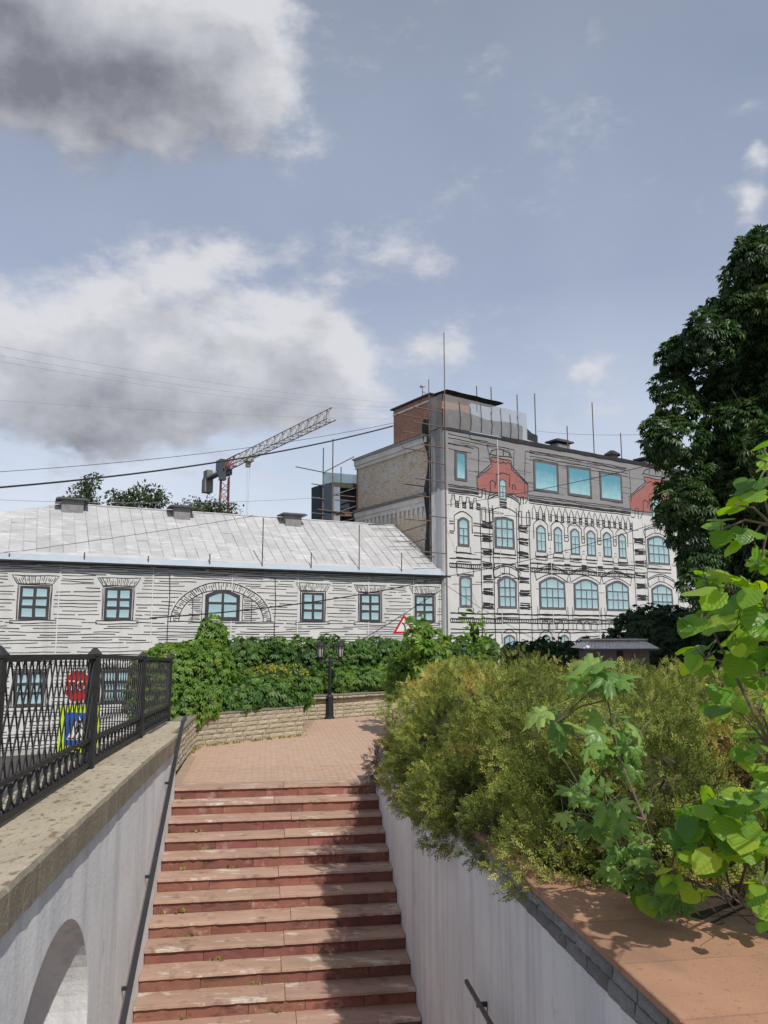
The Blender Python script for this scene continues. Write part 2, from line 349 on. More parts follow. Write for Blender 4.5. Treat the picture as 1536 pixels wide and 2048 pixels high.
# weeds at the foot of some risers come later; bottom of the pit
mb = MB(); zb = -RI*NS
mb.quad(st(-TR*NS+.05, -.1, zb-.004), st(-TR*NS+.05, SW+.1, zb-.004), st(-10.6, SW+.1, zb-.004), st(-10.6, -.1, zb-.004))
build('underpass_floor', mb, m_tread, kind='structure')
mb = MB(); mb.hexa([st(-16, -6, -3.5), st(-16, 9, -3.5), st(-10.62, 9, -3.5), st(-10.62, -6, -3.5), st(-16, -6, .5), st(-16, 9, .5), st(-10.62, 9, .5), st(-10.62, -6, .5)])
build('upper_terrace', mb, m_plaster, kind='structure')
# ---------------------------------------------------------------- left retaining wall with an arched niche
def ctop(s): return .745-.0405*s if s > -3 else .866-.025*(s+3)     # coping top falls away from the viewer
wl = empty('retaining_wall', st(-4, -.3, -3.4), 'white painted retaining wall with arched niche left of the red stairs', 'wall', kind='thing')
mb = MB(); cs, cz, R = -6.25, -.65, 1.02; bot = -3.2; D = .75
ss = sorted(set([-10.6, -9.5, -8.5, -7.6]+[cs-R*math.cos(math.pi*i/28) for i in range(29)]+[-4.5, -3.5, -2.4, -1.2, .05]))
def archz(s): return cz+math.sqrt(max(0, R*R-(s-cs)**2))
for a, b_ in zip(ss[:-1], ss[1:]):
    inside = a >= cs-R-1e-6 and b_ <= cs+R+1e-6
    za, zb_ = (archz(a), archz(b_)) if inside else (bot, bot)
    mb.quad(st(a, 0, za), st(a, 0, ctop(a)-.2), st(b_, 0, ctop(b_)-.2), st(b_, 0, zb_))
    if inside:
        mb.quad(st(a, 0, za), st(b_, 0, zb_), st(b_, -D, zb_), st(a, -D, za))
        mb.quad(st(a, -D, za), st(b_, -D, zb_), st(b_, -D, bot), st(a, -D, bot))
for s in (cs-R, cs+R):
    mb.quad(st(s, 0, bot), st(s, 0, cz), st(s, -D, cz), st(s, -D, bot))
mb.quad(st(cs-R, 0, bot+.3), st(cs+R, 0, bot+.3), st(cs+R, -D, bot+.3), st(cs-R, -D, bot+.3))
mb.quad(st(-10.6, -.95, GZ), st(2.7, -.66, GZ), st(2.7, -.66, ctop(2.7)-.24), st(-10.6, -.95, ctop(-10.6)-.2))
mb.quad(st(.05, 0, bot), st(.05, 0, ctop(0)-.2), st(.05, -.62, ctop(0)-.2), st(.05, -.62, bot))
build('wall_face', mb, m_plaster, wl)
def coping(s0, s1, t0, t1, dz, seed):
    r = random.Random(seed); k = max(4, int((s1-s0)/.12)); vs = []
    for i in range(k+1):
        s = s0+(s1-s0)*i/k; z = ctop(s)+dz; w = r.uniform(-.006, .004)
        vs += [st(s, t1+w, z-.2), st(s, t1+w, z-.018+r.uniform(-.008, 0)), st(s, t1-.02+w, z), st(s, t0, z+.01), st(s, t0, z-.2)]
    top = MB(); side = MB()
    fs_t = [(5*i+j, 5*(i+1)+j, 5*(i+1)+j+1, 5*i+j+1) for i in range(k) for j in (2, 3)]
    fs_s = [(5*i+j, 5*(i+1)+j, 5*(i+1)+j2, 5*i+j2) for i in range(k) for j, j2 in ((0, 1), (1, 2), (4, 0))]
    top.add(vs, fs_t+[]); side.add(vs, fs_s+[(0, 1, 2, 3, 4), (5*k+4, 5*k+3, 5*k+2, 5*k+1, 5*k)])
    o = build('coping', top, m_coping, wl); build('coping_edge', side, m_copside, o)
coping(-10.6, -3.45, -.72, .045, 0, 1); coping(-3.442, .05, -.72, .045, 0, 2); coping(.06, 2.9, -.72, -.12, -.03, 3)
# handrail on the wall
hr = empty('handrail', st(-2.5, .07, -.4), 'dark steel handrail fixed to the white wall left of the stairs', 'handrail')
q = MB()
def rl(s): return .93+.5*s
pts = [(.35, .95), (.0, .93)]+[(-.5*i, rl(-.5*i)) for i in range(1, 14)]
for (a, za), (b_, zb_) in zip(pts[:-1], pts[1:]):
    q.hexa([st(a, .055, za-.05), st(a, .10, za-.05), st(b_, .10, zb_-.05), st(b_, .055, zb_-.05), st(a, .055, za), st(a, .10, za), st(b_, .10, zb_), st(b_, .055, zb_)])
build('rail', q, m_steel, hr)
for s in (-1.15, -2.55, -3.75, -5.1):
    q = MB(); z = rl(s)-.05
    q.box(st(s-.015, -.02, z-.03), RT*.10, AX*.03, UP*.028); q.box(st(s-.012, -.02, z-.17), RT*.008, AX*.024, UP*.14); build('bracket', q, m_steel, hr)
# ---------------------------------------------------------------- iron fence on the coping
fence = empty('iron_fence', st(-2, -.42, .8), 'black wrought iron lattice fence on the concrete coping', 'fence', kind='thing')
FT = -.42
posts = [-6.42, -3.63, -.62, 2.42]
hb = 1.07
def fz(s, h): return ctop(s)+.01+h
for n, s in enumerate(posts):
    q = MB(); a = .047
    c = st(s, FT); zt = fz(s, hb+.03); zb_ = fz(s, 0)
    def ring(hw, z): return [c+RT*x*hw+AX*y*hw+UP*z for x, y in ((-1, -1), (1, -1), (1, 1), (-1, 1))]
    lv = [(a, zb_), (a, zt-.06), (a*1.18, zt-.055), (a*1.18, zt-.035), (a*.95, zt-.02), (a*.35, zt+.02)]
    vs = sum([ring(h, z) for h, z in lv], [])
    q.add(vs, [(4*i+j, 4*i+(j+1) % 4, 4*(i+1)+(j+1) % 4, 4*(i+1)+j) for i in range(len(lv)-1) for j in range(4)]+[(20, 21, 22, 23)])
    build('post', q, m_iron, fence)
def bar(s0, h0, s1, h1, w, name='rail', t=0.0, th=.018):
    q = MB(); p0, p1 = st(s0, FT+t, fz(s0, h0)), st(s1, FT+t, fz(s1, h1)); d = p1-p0; d = d/np.linalg.norm(d); nn = np.cross(RT, d)
    q.box(p0-nn*w/2-RT*th/2, p1-p0, nn*w, RT*th); return build(name, q, m_iron, fence)
scr = MB()
def spiral(cx, cz_, r0, r1, a0, a1, n=16): return [(0, cx+(r0+(r1-r0)*i/n)*math.cos(a0+(a1-a0)*i/n), cz_+(r0+(r1-r0)*i/n)*math.sin(a0+(a1-a0)*i/n)) for i in range(n+1)]
scr.tube(spiral(0, .115, .085, .085, 0, 2*math.pi, 14), .009, 5, False)
scr.tube(spiral(.085, .05, .042, .012, math.pi/2, math.pi/2+2.6*math.pi, 12), .008, 4)
scr.tube(spiral(.085, .165, .036, .012, -math.pi/2, -math.pi/2-2.4*math.pi, 12), .008, 4)
scr_me = rawmesh('scroll', scr, m_iron)
for a, b_ in zip(posts[:-1], posts[1:]):
    a, b_ = a+.056, b_-.056
    bar(a, hb-.03, b_, hb-.03, .045, 'top_rail', 0, .05); bar(a, .265, b_, .265, .032, 'middle_rail', 0, .04); bar(a, .045, b_, .045, .045, 'base_rail', 0, .05)
    sp, run, h0, h1 = .158, .36, .28, hb-.05
    for side, sg in ((.013, 1), (-.013, -1)):
        x = a-run
        while x < b_:
            # one bar leaning along or against the axis, trimmed at the posts
            sa, sb = (x+run, x) if sg > 0 else (x, x+run)
            za, zb_ = h1, h0
            def clip(u0, z0, u1, z1):
                if u0 < a: z0 += (z1-z0)*(a-u0)/(u1-u0); u0 = a
                if u0 > b_: z0 += (z1-z0)*(b_-u0)/(u1-u0); u0 = b_
                return u0, z0
            if not (max(sa, sb) <= a+.02 or min(sa, sb) >= b_-.02):
                c0 = clip(sa, za, sb, zb_); c1 = clip(sb, zb_, sa, za)
                if abs(c0[1]-c1[1]) > .05: bar(c0[0], c0[1], c1[0], c1[1], .022 if sg > 0 else .015, 'lattice_bar', side, .008)
            x += sp
    n = int((b_-a)/.205); 
    for i in range(n):
        s = a+.1+(b_-a-.2)*i/max(1, n-1); place('scroll', scr_me, mat4(st(s, FT, fz(s, .045)), RT, AX*.98, UP*.96), fence)
# ---------------------------------------------------------------- right retaining wall, stone blocks, slab coping
wr = empty('planter_wall', st(-4, SW+.2, -3.2), 'pale painted planter wall right of the stairs topped with stone blocks', 'wall', kind='thing')
def rtop(s): return .60-.0105*s
q = MB()
for a, b_ in ((-10.6, -5.3), (-5.3, 0), (0, .12)):
    q.quad(st(a, SW, -3.2), st(b_, SW, -3.2), st(b_, SW, rtop(b_)-.21), st(a, SW, rtop(a)-.21))
q.quad(st(.12, SW, -3.2), st(.12, SW+1, -3.2), st(.12, SW+1, rtop(0)-.05), st(.12, SW, rtop(0)-.21))
build('wall_face', q, m_plaster, wr)
q = MB(); q.hexa([st(-10.6, SW+.035, .2), st(.1, SW+.035, .2), st(.1, SW+.3, .2), st(-10.6, SW+.3, .2), st(-10.6, SW+.035, rtop(-10.6)-.05), st(.1, SW+.035, rtop(0)-.05), st(.1, SW+.3, rtop(0)-.05), st(-10.6, SW+.3, rtop(-10.6)-.05)])
build('block_backing', q, m_joint, wr)
def rock(seed, nx=6, ny=4, amp=.35):   # unit block, split face at y=0
    r = random.Random(seed); b = MB(); g = {}
    for i in range(nx+1):
        for j in range(ny+1):
            e = i in (0, nx) or j in (0, ny)
            g[i, j] = len(b.v); b.v.append((i/nx, (.16 if e else r.uniform(-amp, .05)), j/ny))
    for i in range(nx):
        for j in range(ny): b.f.append((g[i, j], g[i+1, j], g[i+1, j+1], g[i, j+1]))
    k = len(b.v); b.v += [(0, 1, 0), (1, 1, 0), (1, 1, 1), (0, 1, 1)]
    b.f.append(tuple(g[i, ny] for i in range(nx+1))+(k+2, k+3)); b.f.append(tuple(g[i, 0] for i in range(nx, -1, -1))+(k, k+1))
    b.f.append(tuple(g[0, j] for j in range(ny+1))+(k+3, k)); b.f.append(tuple(g[nx, j] for j in range(ny, -1, -1))+(k+1, k+2))
    return b
rocks = [rawmesh('stone_block', rock(i), m_block) for i in range(6)]
r = random.Random(3)
for c in range(2):
    s = -10.6+(.19 if c else 0); dep = .06
    while s < .1:
        l = r.uniform(.22, .30); l = min(l, .11-s)
        if l < .06: break
        z0 = rtop(s)-.205+c*.083
        X = AX*(l-.016)+UP*(-.0105*l)
        place('stone_block', rocks[r.randrange(6)], mat4(st(s, SW-.014, z0), X, RT*dep, UP*.074), wr)
        s += l
# slabs: straight outer edge, inner edge follows the planting bed
inner = [(-10.6, 1.7), (-8.7, 1.3), (-7.95, .88), (-7.6, .66), (-7.2, .47), (-6.85, .36), (-4, .34), (.12, .34)]
def inn(s):
    for (a, x), (b_, y) in zip(inner[:-1], inner[1:]):
        if a <= s <= b_: return x+(y-x)*(s-a)/(b_-a)
    return .34
s = -10.6
while s < .1:
    e = min(s+.52, .12); q = MB(); k = 4; dz = r.uniform(-.002, .002); o = -.03
    vs = []
    for i in range(k+1):
        u = s+.004+(e-s-.008)*i/k; z = rtop(u)+dz
        vs += [st(u, SW+o, z-.038), st(u, SW+o, z-.005), st(u, SW+o+.006, z), st(u, SW+inn(u), z), st(u, SW+inn(u), z-.038)]
    q.add(vs, [(5*i+j, 5*i+(j+1) % 5, 5*(i+1)+(j+1) % 5, 5*(i+1)+j) for i in range(k) for j in range(5)]+[(4, 3, 2, 1, 0), tuple(5*k+j for j in range(5))])
    build('coping_slab', q, m_sand, wr); s = e
# planting bed behind it
mb = MB()
n = 24; grid = {}
bed = lambda s, t: .54-.0105*s+.10*min(1, max(0, (t-.5)/2))+.03*mnoise.noise(Vector((s*1.3, t*1.3, 0)))
for i in range(n+1):
    for j in range(13):
        s = -10.6+i*(10.6+.10)/n; t = .20+(8.8)*(j/12)**1.5
        grid[i, j] = len(mb.v); mb.v.append(tuple(st(s, SW+t, bed(s, t) if j else .2)))
for i in range(n):
    for j in range(12): mb.f.append((grid[i, j], grid[i, j+1], grid[i+1, j+1], grid[i+1, j]))
build('planting_bed', mb, m_soil, kind='structure')
# right handrail
hr2 = empty('handrail', st(-7, SW-.07, -.5), 'thin steel handrail low on the pale wall right of the stairs', 'handrail')
q = MB(); q.hexa([st(-10, SW-.10, -.455), st(-10, SW-.075, -.455), st(-5.43, SW-.075, -.445), st(-5.43, SW-.10, -.445), st(-10, SW-.10, -.43), st(-10, SW-.075, -.43), st(-5.43, SW-.075, -.42), st(-5.43, SW-.10, -.42)])
build('rail', q, M('grey_steel', (.12, .125, .13), rough=.4, metal=.6), hr2)
for s in (-5.7, -7.2):
    q = MB(); q.box(st(s, SW-.08, -.50), RT*.10, AX*.02, UP*.03); q.box(st(s, SW-.003, -.62), RT*.008, AX*.02, UP*.12); build('bracket', q, m_steel, hr2)
# ---------------------------------------------------------------- low stone walls round the plaza
m_lime = M('limestone_block', (.50, .44, .33), (.41, .355, .26), 5, rough=.95, bump=.8, bscale=26, rand=.16, hue_rand=.008, spots=((.27, .225, .15), 9, .62, .1))
m_limej = M('limestone_joint', (.17, .14, .095), (.22, .185, .13), 9, rough=.95)
m_cap = M('wall_cap', (.24, .215, .175), (.18, .16, .13), 5, rough=.9, bump=.4)
lrocks = [rawmesh('stone', rock(20+i, 4, 3, .5), m_lime) for i in range(7)]
def stone_wall(pts, zt, label, seed):
    w = empty('stone_wall', (pts[0][0], pts[0][1], 0), label, 'wall', kind='thing'); r = random.Random(seed)
    core = MB(); cap = MB()
    for (a, b_) in zip(pts[:-1], pts[1:]):
        a = np.array([a[0], a[1], 0.0]); b_ = np.array([b_[0], b_[1], 0.0]); d = b_-a; ln = np.linalg.norm(d); d = d/ln; nn = np.array([d[1], -d[0], 0])  # outward to the viewer
        core.box(a-nn*.3-UP*.1, d*ln, nn*.285, UP*(zt+.1-.005)); cap.box(a-nn*.3+UP*zt-d*.01, d*(ln+.02), nn*.325, UP*.028)
        nc = 6; hgt = zt/nc
        for c in range(nc):
            s = -r.uniform(0, .2)
            while s < ln:
                l = r.uniform(.17, .36); s0, s1 = max(0, s), min(ln, s+l)
                if s1-s0 > .05:
                    h = hgt-.010
                    place('stone', lrocks[r.randrange(7)], mat4(a+d*(s0+.004)+nn*(.004+r.uniform(-.004, .006))+UP*(c*hgt+.004), d*(s1-s0-.008), -nn*.03, UP*h), w)
                s += l
    build('wall_core', core, m_limej, w); build('cap', cap, m_cap, w)
stone_wall([(-3.09, 11.27), (-3.5, 14.3), (-3.62, 15.33), (-1.75, 17.02), (-2.05, 19.5)], .57, 'low pale stone wall of the planter beside the fence end', 1)
stone_wall([(-2.03, 19.80), (-1.05, 20.36), (.43, 21.6), (2.6, 23.45)], .56, 'low pale stone wall behind the lamp post', 2)
# soil fills behind them
mb = MB()
mb.poly([(-3.7, 14.2, .5), (-3.66, 15.4, .5), (-1.8, 17.1, .5), (-2.1, 19.6, .5), (-.99, 20.25, .5), (.43, 21.5, .5), (2.6, 23.4, .5), (2.6, 26, .5), (-4.7, 26, .5), (-4.7, 15.6, .5), (-4.1, 14.2, .5)])
build('planter_soil', mb, m_soil, kind='structure')
# ---------------------------------------------------------------- buildings under printed banners
m_banner = M('banner_cloth', (.63, .63, .615), (.56, .56, .55), .5, rough=.85, bump=.6, bscale=1.6, streak=((.51, .51, .50), (1.3, 1.3, .12), .52, .18))
m_bgrey = M('banner_grey_print', (.285, .28, .285), (.24, .235, .24), .8, rough=.85, stretch=(.4, .4, 3))
m_bred = M('banner_red_print', (.36, .145, .13), (.32, .125, .115), .8, rough=.85)
m_ink = M('ink', (.022, .022, .025), (.035, .035, .04), 2, rough=.85)
m_inkp = M('pale_ink', (.16, .16, .165), (.13, .13, .135), 2, rough=.85)
m_pframe = M('printed_frame', (.045, .042, .048), (.065, .06, .068), 2, rough=.85)
m_pframe2 = M('printed_pale_frame', (.135, .125, .135), (.10, .095, .10), 2, rough=.85)
def pane_mat(name, top, bot):
    m = bpy.data.materials.new(name); m.use_nodes = True; N = m.node_tree.nodes; L = m.node_tree.links; b = N['Principled BSDF']; b.inputs['Roughness'].default_value = .8; b.inputs['Specular IOR Level'].default_value = .2
    tc = N.new('ShaderNodeTexCoord'); sx = N.new('ShaderNodeSeparateXYZ'); L.new(tc.outputs['Generated'], sx.inputs[0]); n = N.new('ShaderNodeTexNoise'); n.inputs['Scale'].default_value = 2.5; L.new(tc.outputs['Object'], n.inputs['Vector'])
    ad = N.new('ShaderNodeMath'); ad.operation = 'MULTIPLY_ADD'; L.new(n.outputs['Fac'], ad.inputs[0]); ad.inputs[1].default_value = .5; L.new(sx.outputs[2], ad.inputs[2])
    r = N.new('ShaderNodeValToRGB'); L.new(ad.outputs[0], r.inputs[0]); r.color_ramp.elements[0].position = .25; r.color_ramp.elements[1].position = 1.25 if False else 1.0
    r.color_ramp.elements[0].color = bot+(1,); r.color_ramp.elements[1].color = top+(1,); L.new(r.outputs[0], b.inputs['Base Color']); return m
m_pane = pane_mat('printed_pane', (.30, .46, .51), (.40, .56, .60))
m_pane_big = pane_mat('printed_big_pane', (.11, .30, .38), (.32, .54, .59))
CORN = onY(891, 1140, 48.0); CORN[2] = 0.0
class Facade:
    def __init__(s, c, ang):
        a = math.radians(ang); s.c = np.array(c, float); s.d = np.array([math.sin(a), math.cos(a), 0]); s.n = np.array([s.d[1], -s.d[0], 0])
    def p(s, u, z, o=0.0): return s.c+s.d*u+s.n*o+UP*z
    def uz(s, px, py, o=0.0):
        q = onpl(px, py, s.c+s.n*o, s.n); return float(np.dot(q-s.c, s.d)), float(q[2])
TF = Facade(CORN, 56.5)          # tall building
LF = Facade(CORN-np.array([.10, 0, 0]), 64.3)   # low building
wr_ = random.Random(12)
def ink(mb, F, pts, w, o, wob=.02, step=.22):
    """one wobbling pen line along the polyline pts (u, z)"""
    ph = [wr_.uniform(0, 9) for _ in range(4)]; P = []
    for (a, b_) in zip(pts[:-1], pts[1:]):
        ln = math.hypot(b_[0]-a[0], b_[1]-a[1]); k = max(1, int(ln/step))
        P += [(a[0]+(b_[0]-a[0])*i/k, a[1]+(b_[1]-a[1])*i/k) for i in range(k)]
    P.append(pts[-1]); t = 0; Q = []
    for i, (u, z) in enumerate(P):
        if i: t += math.hypot(u-P[i-1][0], z-P[i-1][1])
        Q.append((u+wob*math.sin(1.9*t+ph[0])*.7+wob*wr_.uniform(-.3, .3), z+wob*math.sin(1.3*t+ph[1])+wob*.6*math.sin(4.1*t+ph[2])))
    L_ = []
    for i in range(len(Q)):
        a, b_ = Q[max(0, i-1)], Q[min(len(Q)-1, i+1)]; dx, dz = b_[0]-a[0], b_[1]-a[1]; l = math.hypot(dx, dz)+1e-9
        ww = w*(.8+.4*wr_.random())/2; nx, nz = -dz/l*ww, dx/l*ww
        L_.append(((Q[i][0]+nx, Q[i][1]+nz), (Q[i][0]-nx, Q[i][1]-nz)))
    k = len(mb.v)
    for a, b_ in L_: mb.v += [tuple(F.p(a[0], a[1], o)), tuple(F.p(b_[0], b_[1], o))]
    for i in range(len(L_)-1): mb.f.append((k+2*i, k+2*i+1, k+2*i+3, k+2*i+2))
def rect(F, mb, u0, z0, u1, z1, o): mb.quad(F.p(u0, z0, o), F.p(u1, z0, o), F.p(u1, z1, o), F.p(u0, z1, o))
def arch_poly(u0, z0, u1, z1, rise, n=8):
    if rise <= 0: return [(u0, z0), (u1, z0), (u1, z1), (u0, z1)]
    return [(u0, z0), (u1, z0)]+[(u1+(u0-u1)*i/n, z1-rise+rise*math.sin(math.pi*(.5-abs(i/n-.5)))**1.0) for i in range(n+1)]
def printed_window(F, par, u0, z0, u1, z1, cols, rows, rise=0.0, fr=.09, mull=.055, o=.075, fm=None, pm_=None, tops=None):
    """frame with its panes; cols/rows are lists of fractions (cell borders); tops: cells merged across the first row"""
    q = MB(); q.poly([F.p(u, z, o) for u, z in arch_poly(u0, z0, u1, z1, rise)])
    w = build('window', q, fm or m_pframe, par)
    a0, a1, b0, b1 = u0+fr, u1-fr, z0+fr, z1-fr
    rws = [b0+(b1-b0)*r_ for r_ in rows]
    for ri, (za, zb_) in enumerate(zip(rws[:-1], rws[1:])):
        cl = tops if (tops and ri == len(rws)-2) else cols
        cu = [a0+(a1-a0)*c for c in cl]
        for ua, ub in zip(cu[:-1], cu[1:]):
            g = mull/2; x0 = ua+(g if ua > a0 else 0); x1 = ub-(g if ub < a1 else 0); y0 = za+(g if za > b0 else 0); y1 = zb_-(g if zb_ < b1 else 0)
            j = lambda: wr_.uniform(-.012, .012)
            ps = [(x0+j(), y0+j()), (x1+j(), y0+j()), (x1+j(), y1+j()), (x0+j(), y1+j())]
            if rise > 0 and ri == len(rws)-2:
                f = lambda u: y1-rise*.85+rise*.85*math.sin(math.pi*(.5-abs((u-a0)/(a1-a0)-.5)))
                n = 5; ps = ps[:2]+[(x1+(x0-x1)*i/n, f(x1+(x0-x1)*i/n)) for i in range(n+1)]
            p_ = MB(); p_.poly([F.p(u, z, o+.005) for u, z in ps]); build('pane', p_, pm_ or m_pane, w)
    return w
# ---------------- low building
low = empty('low_building', LF.p(-12, GZ), 'long low building wrapped in a pale printed banner under a hipped metal roof', 'building')
LU0, LU1 = -34.0, .02; EZ = 5.62; DEP = 5.3
q = MB(); q.box(LF.p(LU0, GZ, -2*DEP), LF.d*(LU1-LU0), LF.n*2*DEP, UP*(EZ+.1-GZ)); build('wall', q, M('rendered_wall', (.45, .44, .42), rough=.9), low)
q = MB(); k = 60
for i in range(k):
    a, b_ = LU0+(LU1-LU0)*i/k, LU0+(LU1-LU0)*(i+1)/k
    q.quad(LF.p(a, GZ+.3, .05), LF.p(b_, GZ+.3, .05), LF.p(b_, EZ+.05, .05), LF.p(a, EZ+.05, .05))
ban = build('banner', q, m_banner, low)
ORG[ban.name] = ORG[low.name]
def lpx(px, py): return LF.uz(px, py, .05)
wins = []   # upper windows: measured corners in the photograph
for x0, y0, x1, y1 in ((38, 1176, 98, 1243), (208, 1177, 264, 1241), (602, 1182, 649, 1240), (721, 1186, 759, 1240), (830, 1191, 867, 1241)):
    u0, z0 = lpx(x0, y1); u1, z1 = lpx(x1, y0); um = (u0+u1)/2; wd = 1.35
    wins.append((um-wd/2, 2.78, um+wd/2, 4.42))
for px in (60, 232):
    u, z = lpx(px, 1360); wins.append((u-.68, -1.35, u+.68, .28))
for u in (-28.6, ): wins.append((u-.68, 2.78, u+.68, 4.42))
inkL = MB(); pale = MB()
for (u0, z0, u1, z1) in wins:
    printed_window(LF, ban, u0, z0, u1, z1, [0, .5, 1], [0, .345, .67, 1], 0, .14, .15)
    for e in (.05, .09): ink(inkL, LF, [(u0-e, z0), (u0-e, z1+.06), (u1+e, z1+.06), (u1+e, z0)], .03, .066, .015)
    ink(inkL, LF, [(u0-.36, z0-.03), (u1+.36, z0-.03), (u1+.36, z0-.17), (u0-.36, z0-.17), (u0-.36, z0-.03)], .035, .066, .02)
    # fan of bricks over the head
    a, b_, c, d = (u0-.12, z1+.10), (u1+.12, z1+.10), (u1+.38, z1+.52), (u0-.38, z1+.52)
    ink(inkL, LF, [a, b_, c, d, a], .035, .066, .02)
    for i in range(1, 20):
        f = i/20+wr_.uniform(-.008, .008); g = wr_.choice((0, 0, .45, .3)); h = wr_.choice((1, 1, .6, .75))
        p0 = (a[0]+(b_[0]-a[0])*f, a[1]); p1 = (d[0]+(c[0]-d[0])*f, d[1])
        ink(inkL, LF, [(p0[0]+(p1[0]-p0[0])*g, p0[1]+(p1[1]-p0[1])*g), (p0[0]+(p1[0]-p0[0])*h, p0[1]+(p1[1]-p0[1])*h)], .028, .066, .01)
# arched gateway print with its window
ua0, _ = lpx(350, 1200); ua1, _ = lpx(536, 1200); uc = (ua0+ua1)/2; zA, zT = 2.72, 4.72
printed_window(LF, ban, uc-.95, 2.78, uc+.95, 4.45, [0, .5, 1], [0, .58, 1], .28, .2, .14)
ARCH = (uc, zA)
def half(r, rz, n=26): return [(uc+r*math.cos(math.pi*i/n), zA+rz*math.sin(math.pi*i/n)) for i in range(n+1)]
ink(inkL, LF, half(2.75, 2.12), .045, .066, .02); ink(inkL, LF, half(2.3, 1.74), .04, .066, .02)
for i in range(1, 62):
    f = math.pi*i/62+wr_.uniform(-.01, .01); g, h = wr_.choice((0, 0, .4)), wr_.choice((1, 1, .7))
    A = (uc+2.3*math.cos(f), zA+1.74*math.sin(f)); B = (uc+2.75*math.cos(f), zA+2.12*math.sin(f))
    ink(inkL, LF, [(A[0]+(B[0]-A[0])*g, A[1]+(B[1]-A[1])*g), (A[0]+(B[0]-A[0])*h, A[1]+(B[1]-A[1])*h)], .035, .066, .01)
ink(inkL, LF, [(uc-2.9, zA), (uc+2.9, zA)], .04, .066, .02)
for u in (uc-2.85, uc+2.95): ink(inkL, LF, [(u, GZ+.6), (u, 5.2)], .045, .066, .03)
for sg in (-1, 1):
    for u in (1.1, 1.62): ink(inkL, LF, [(uc+sg*u, zA+.02), (uc+sg*u, zA+1.74*math.sqrt(max(0, 1-(u/2.3)**2)))], .035, .066, .015)
    for i in range(16):
        z = zA+.12+i*.1; lim = 2.3*math.sqrt(max(0, 1-((z-zA)/1.74)**2))-.05
        if lim < 1.15: continue
        a = 1.1+wr_.uniform(0, .15); b_ = min(lim, a+wr_.uniform(.2, .9))
        if b_ > a+.1: ink(inkL, LF, [(uc+sg*a, z), (uc+sg*b_, z)], .03, .066, .012)
# the horizontal pen strokes
z = GZ+.4
while z < EZ-.02:
    top = max(0, (z-4.6)/1.0); u = LU0+wr_.uniform(0, 2)
    while u < LU1-.1:
        l = wr_.choice((1.2, 2.2, 3.4, 4.6, 1.6))*(1+1.2*top)*wr_.uniform(.7, 1.3); e = min(u+l, LU1-.05)
        segs = [(u, e)]
        for (a0, b0, a1, b1) in wins:
            if b0-.28 < z < b1+.62:
                m_ = .17 if z < b1+.08 else .45
                ns = []
                for (x, y) in segs:
                    if y < a0-m_ or x > a1+m_: ns.append((x, y)); continue
                    if x < a0-m_: ns.append((x, a0-m_-wr_.uniform(0, .15)))
                    if y > a1+m_: ns.append((a1+m_+wr_.uniform(0, .15), y))
                segs = ns
        hz = (z-zA)/2.18
        if 0 <= hz < 1:
            hw_ = 2.82*math.sqrt(1-hz*hz)+.06; ns = []
            for (x, y) in segs:
                if y < uc-hw_ or x > uc+hw_: ns.append((x, y)); continue
                if x < uc-hw_: ns.append((x, uc-hw_))
                if y > uc+hw_: ns.append((uc+hw_, y))
            segs = ns
        for (x, y) in segs:
            if y-x > .25: ink(inkL, LF, [(x, z), (y, z+wr_.uniform(-.03, .03))], wr_.uniform(.024, .038), .066, .018, .4)
        u = e+wr_.choice((.12, .3, .6, 1.2))*(1-.8*min(1, top))
    z += wr_.uniform(.12, .22)*(1-.62*min(1, top))
build('pen_lines', inkL, m_ink, ban, kind='stuff')
m_seam = M('banner_seam', (.68, .68, .67), rough=.8)
for u in (-30.5, -26.8, -22.1, -17.6, -13.4, -9.6, -5.2, -2.2):
    q = MB(); q.quad(LF.p(u, GZ+.3, .069), LF.p(u+.05, GZ+.3, .069), LF.p(u+.03, EZ, .069), LF.p(u-.02, EZ, .069)); build('banner_seam', q, m_seam, ban)
# eave: soffit, pale gutter strip, roof of folded metal sheets
m_strip = M('gutter_strip', (.34, .40, .46), (.40, .455, .51), 1.0, rough=.6, metal=.0, spec=.3)  # bluish base colour carries the sky that the metal reflects
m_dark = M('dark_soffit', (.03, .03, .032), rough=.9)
m_roof = M('roof_sheet', (.47, .47, .475), (.40, .40, .41), 1.1, rough=.6, bump=.9, bscale=4.0, rand=.08, stretch=(1, 1, 2.5), spec=.4, spots=((.36, .36, .365), 3.5, .60, .1), streak=((.55, .55, .555), (.8, .8, 6), .54, .1))
OV = .42
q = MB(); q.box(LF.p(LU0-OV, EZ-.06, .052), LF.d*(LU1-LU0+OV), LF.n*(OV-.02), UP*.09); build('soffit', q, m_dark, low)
q = MB(); q.hexa([LF.p(LU0-OV, EZ, OV), LF.p(LU1+.3, EZ, OV), LF.p(LU1+.3, EZ+.04, OV-.05), LF.p(LU0-OV, EZ+.04, OV-.05), LF.p(LU0-OV, EZ+.30, OV-.22), LF.p(LU1+.3, EZ+.30, OV-.22), LF.p(LU1+.3, EZ+.36, OV-.30), LF.p(LU0-OV, EZ+.36, OV-.30)])
build('gutter', q, m_strip, low)
RZ = 9.4; E1 = EZ+.30
roof = build('roof', MB().add([LF.p(LU0+.2, E1-.05, .1), LF.p(LU1, E1-.05, .1), LF.p(LU1-.9, RZ-.06, -DEP), LF.p(LU0+11.6, RZ-.06, -DEP), LF.p(LU0+.2, E1-.05, -2*DEP), LF.p(LU1, E1-.05, -2*DEP)],
      [(0, 1, 2, 3), (4, 3, 2, 5), (0, 3, 4)]), m_roof, low)
ORG[roof.name] = ORG[low.name]
UR0 = -22.35; UE0 = -28.2   # hip: ridge end and eave corner
def rz(t): return E1+.35*.0+(RZ-E1)*t         # slightly kicked at the eave
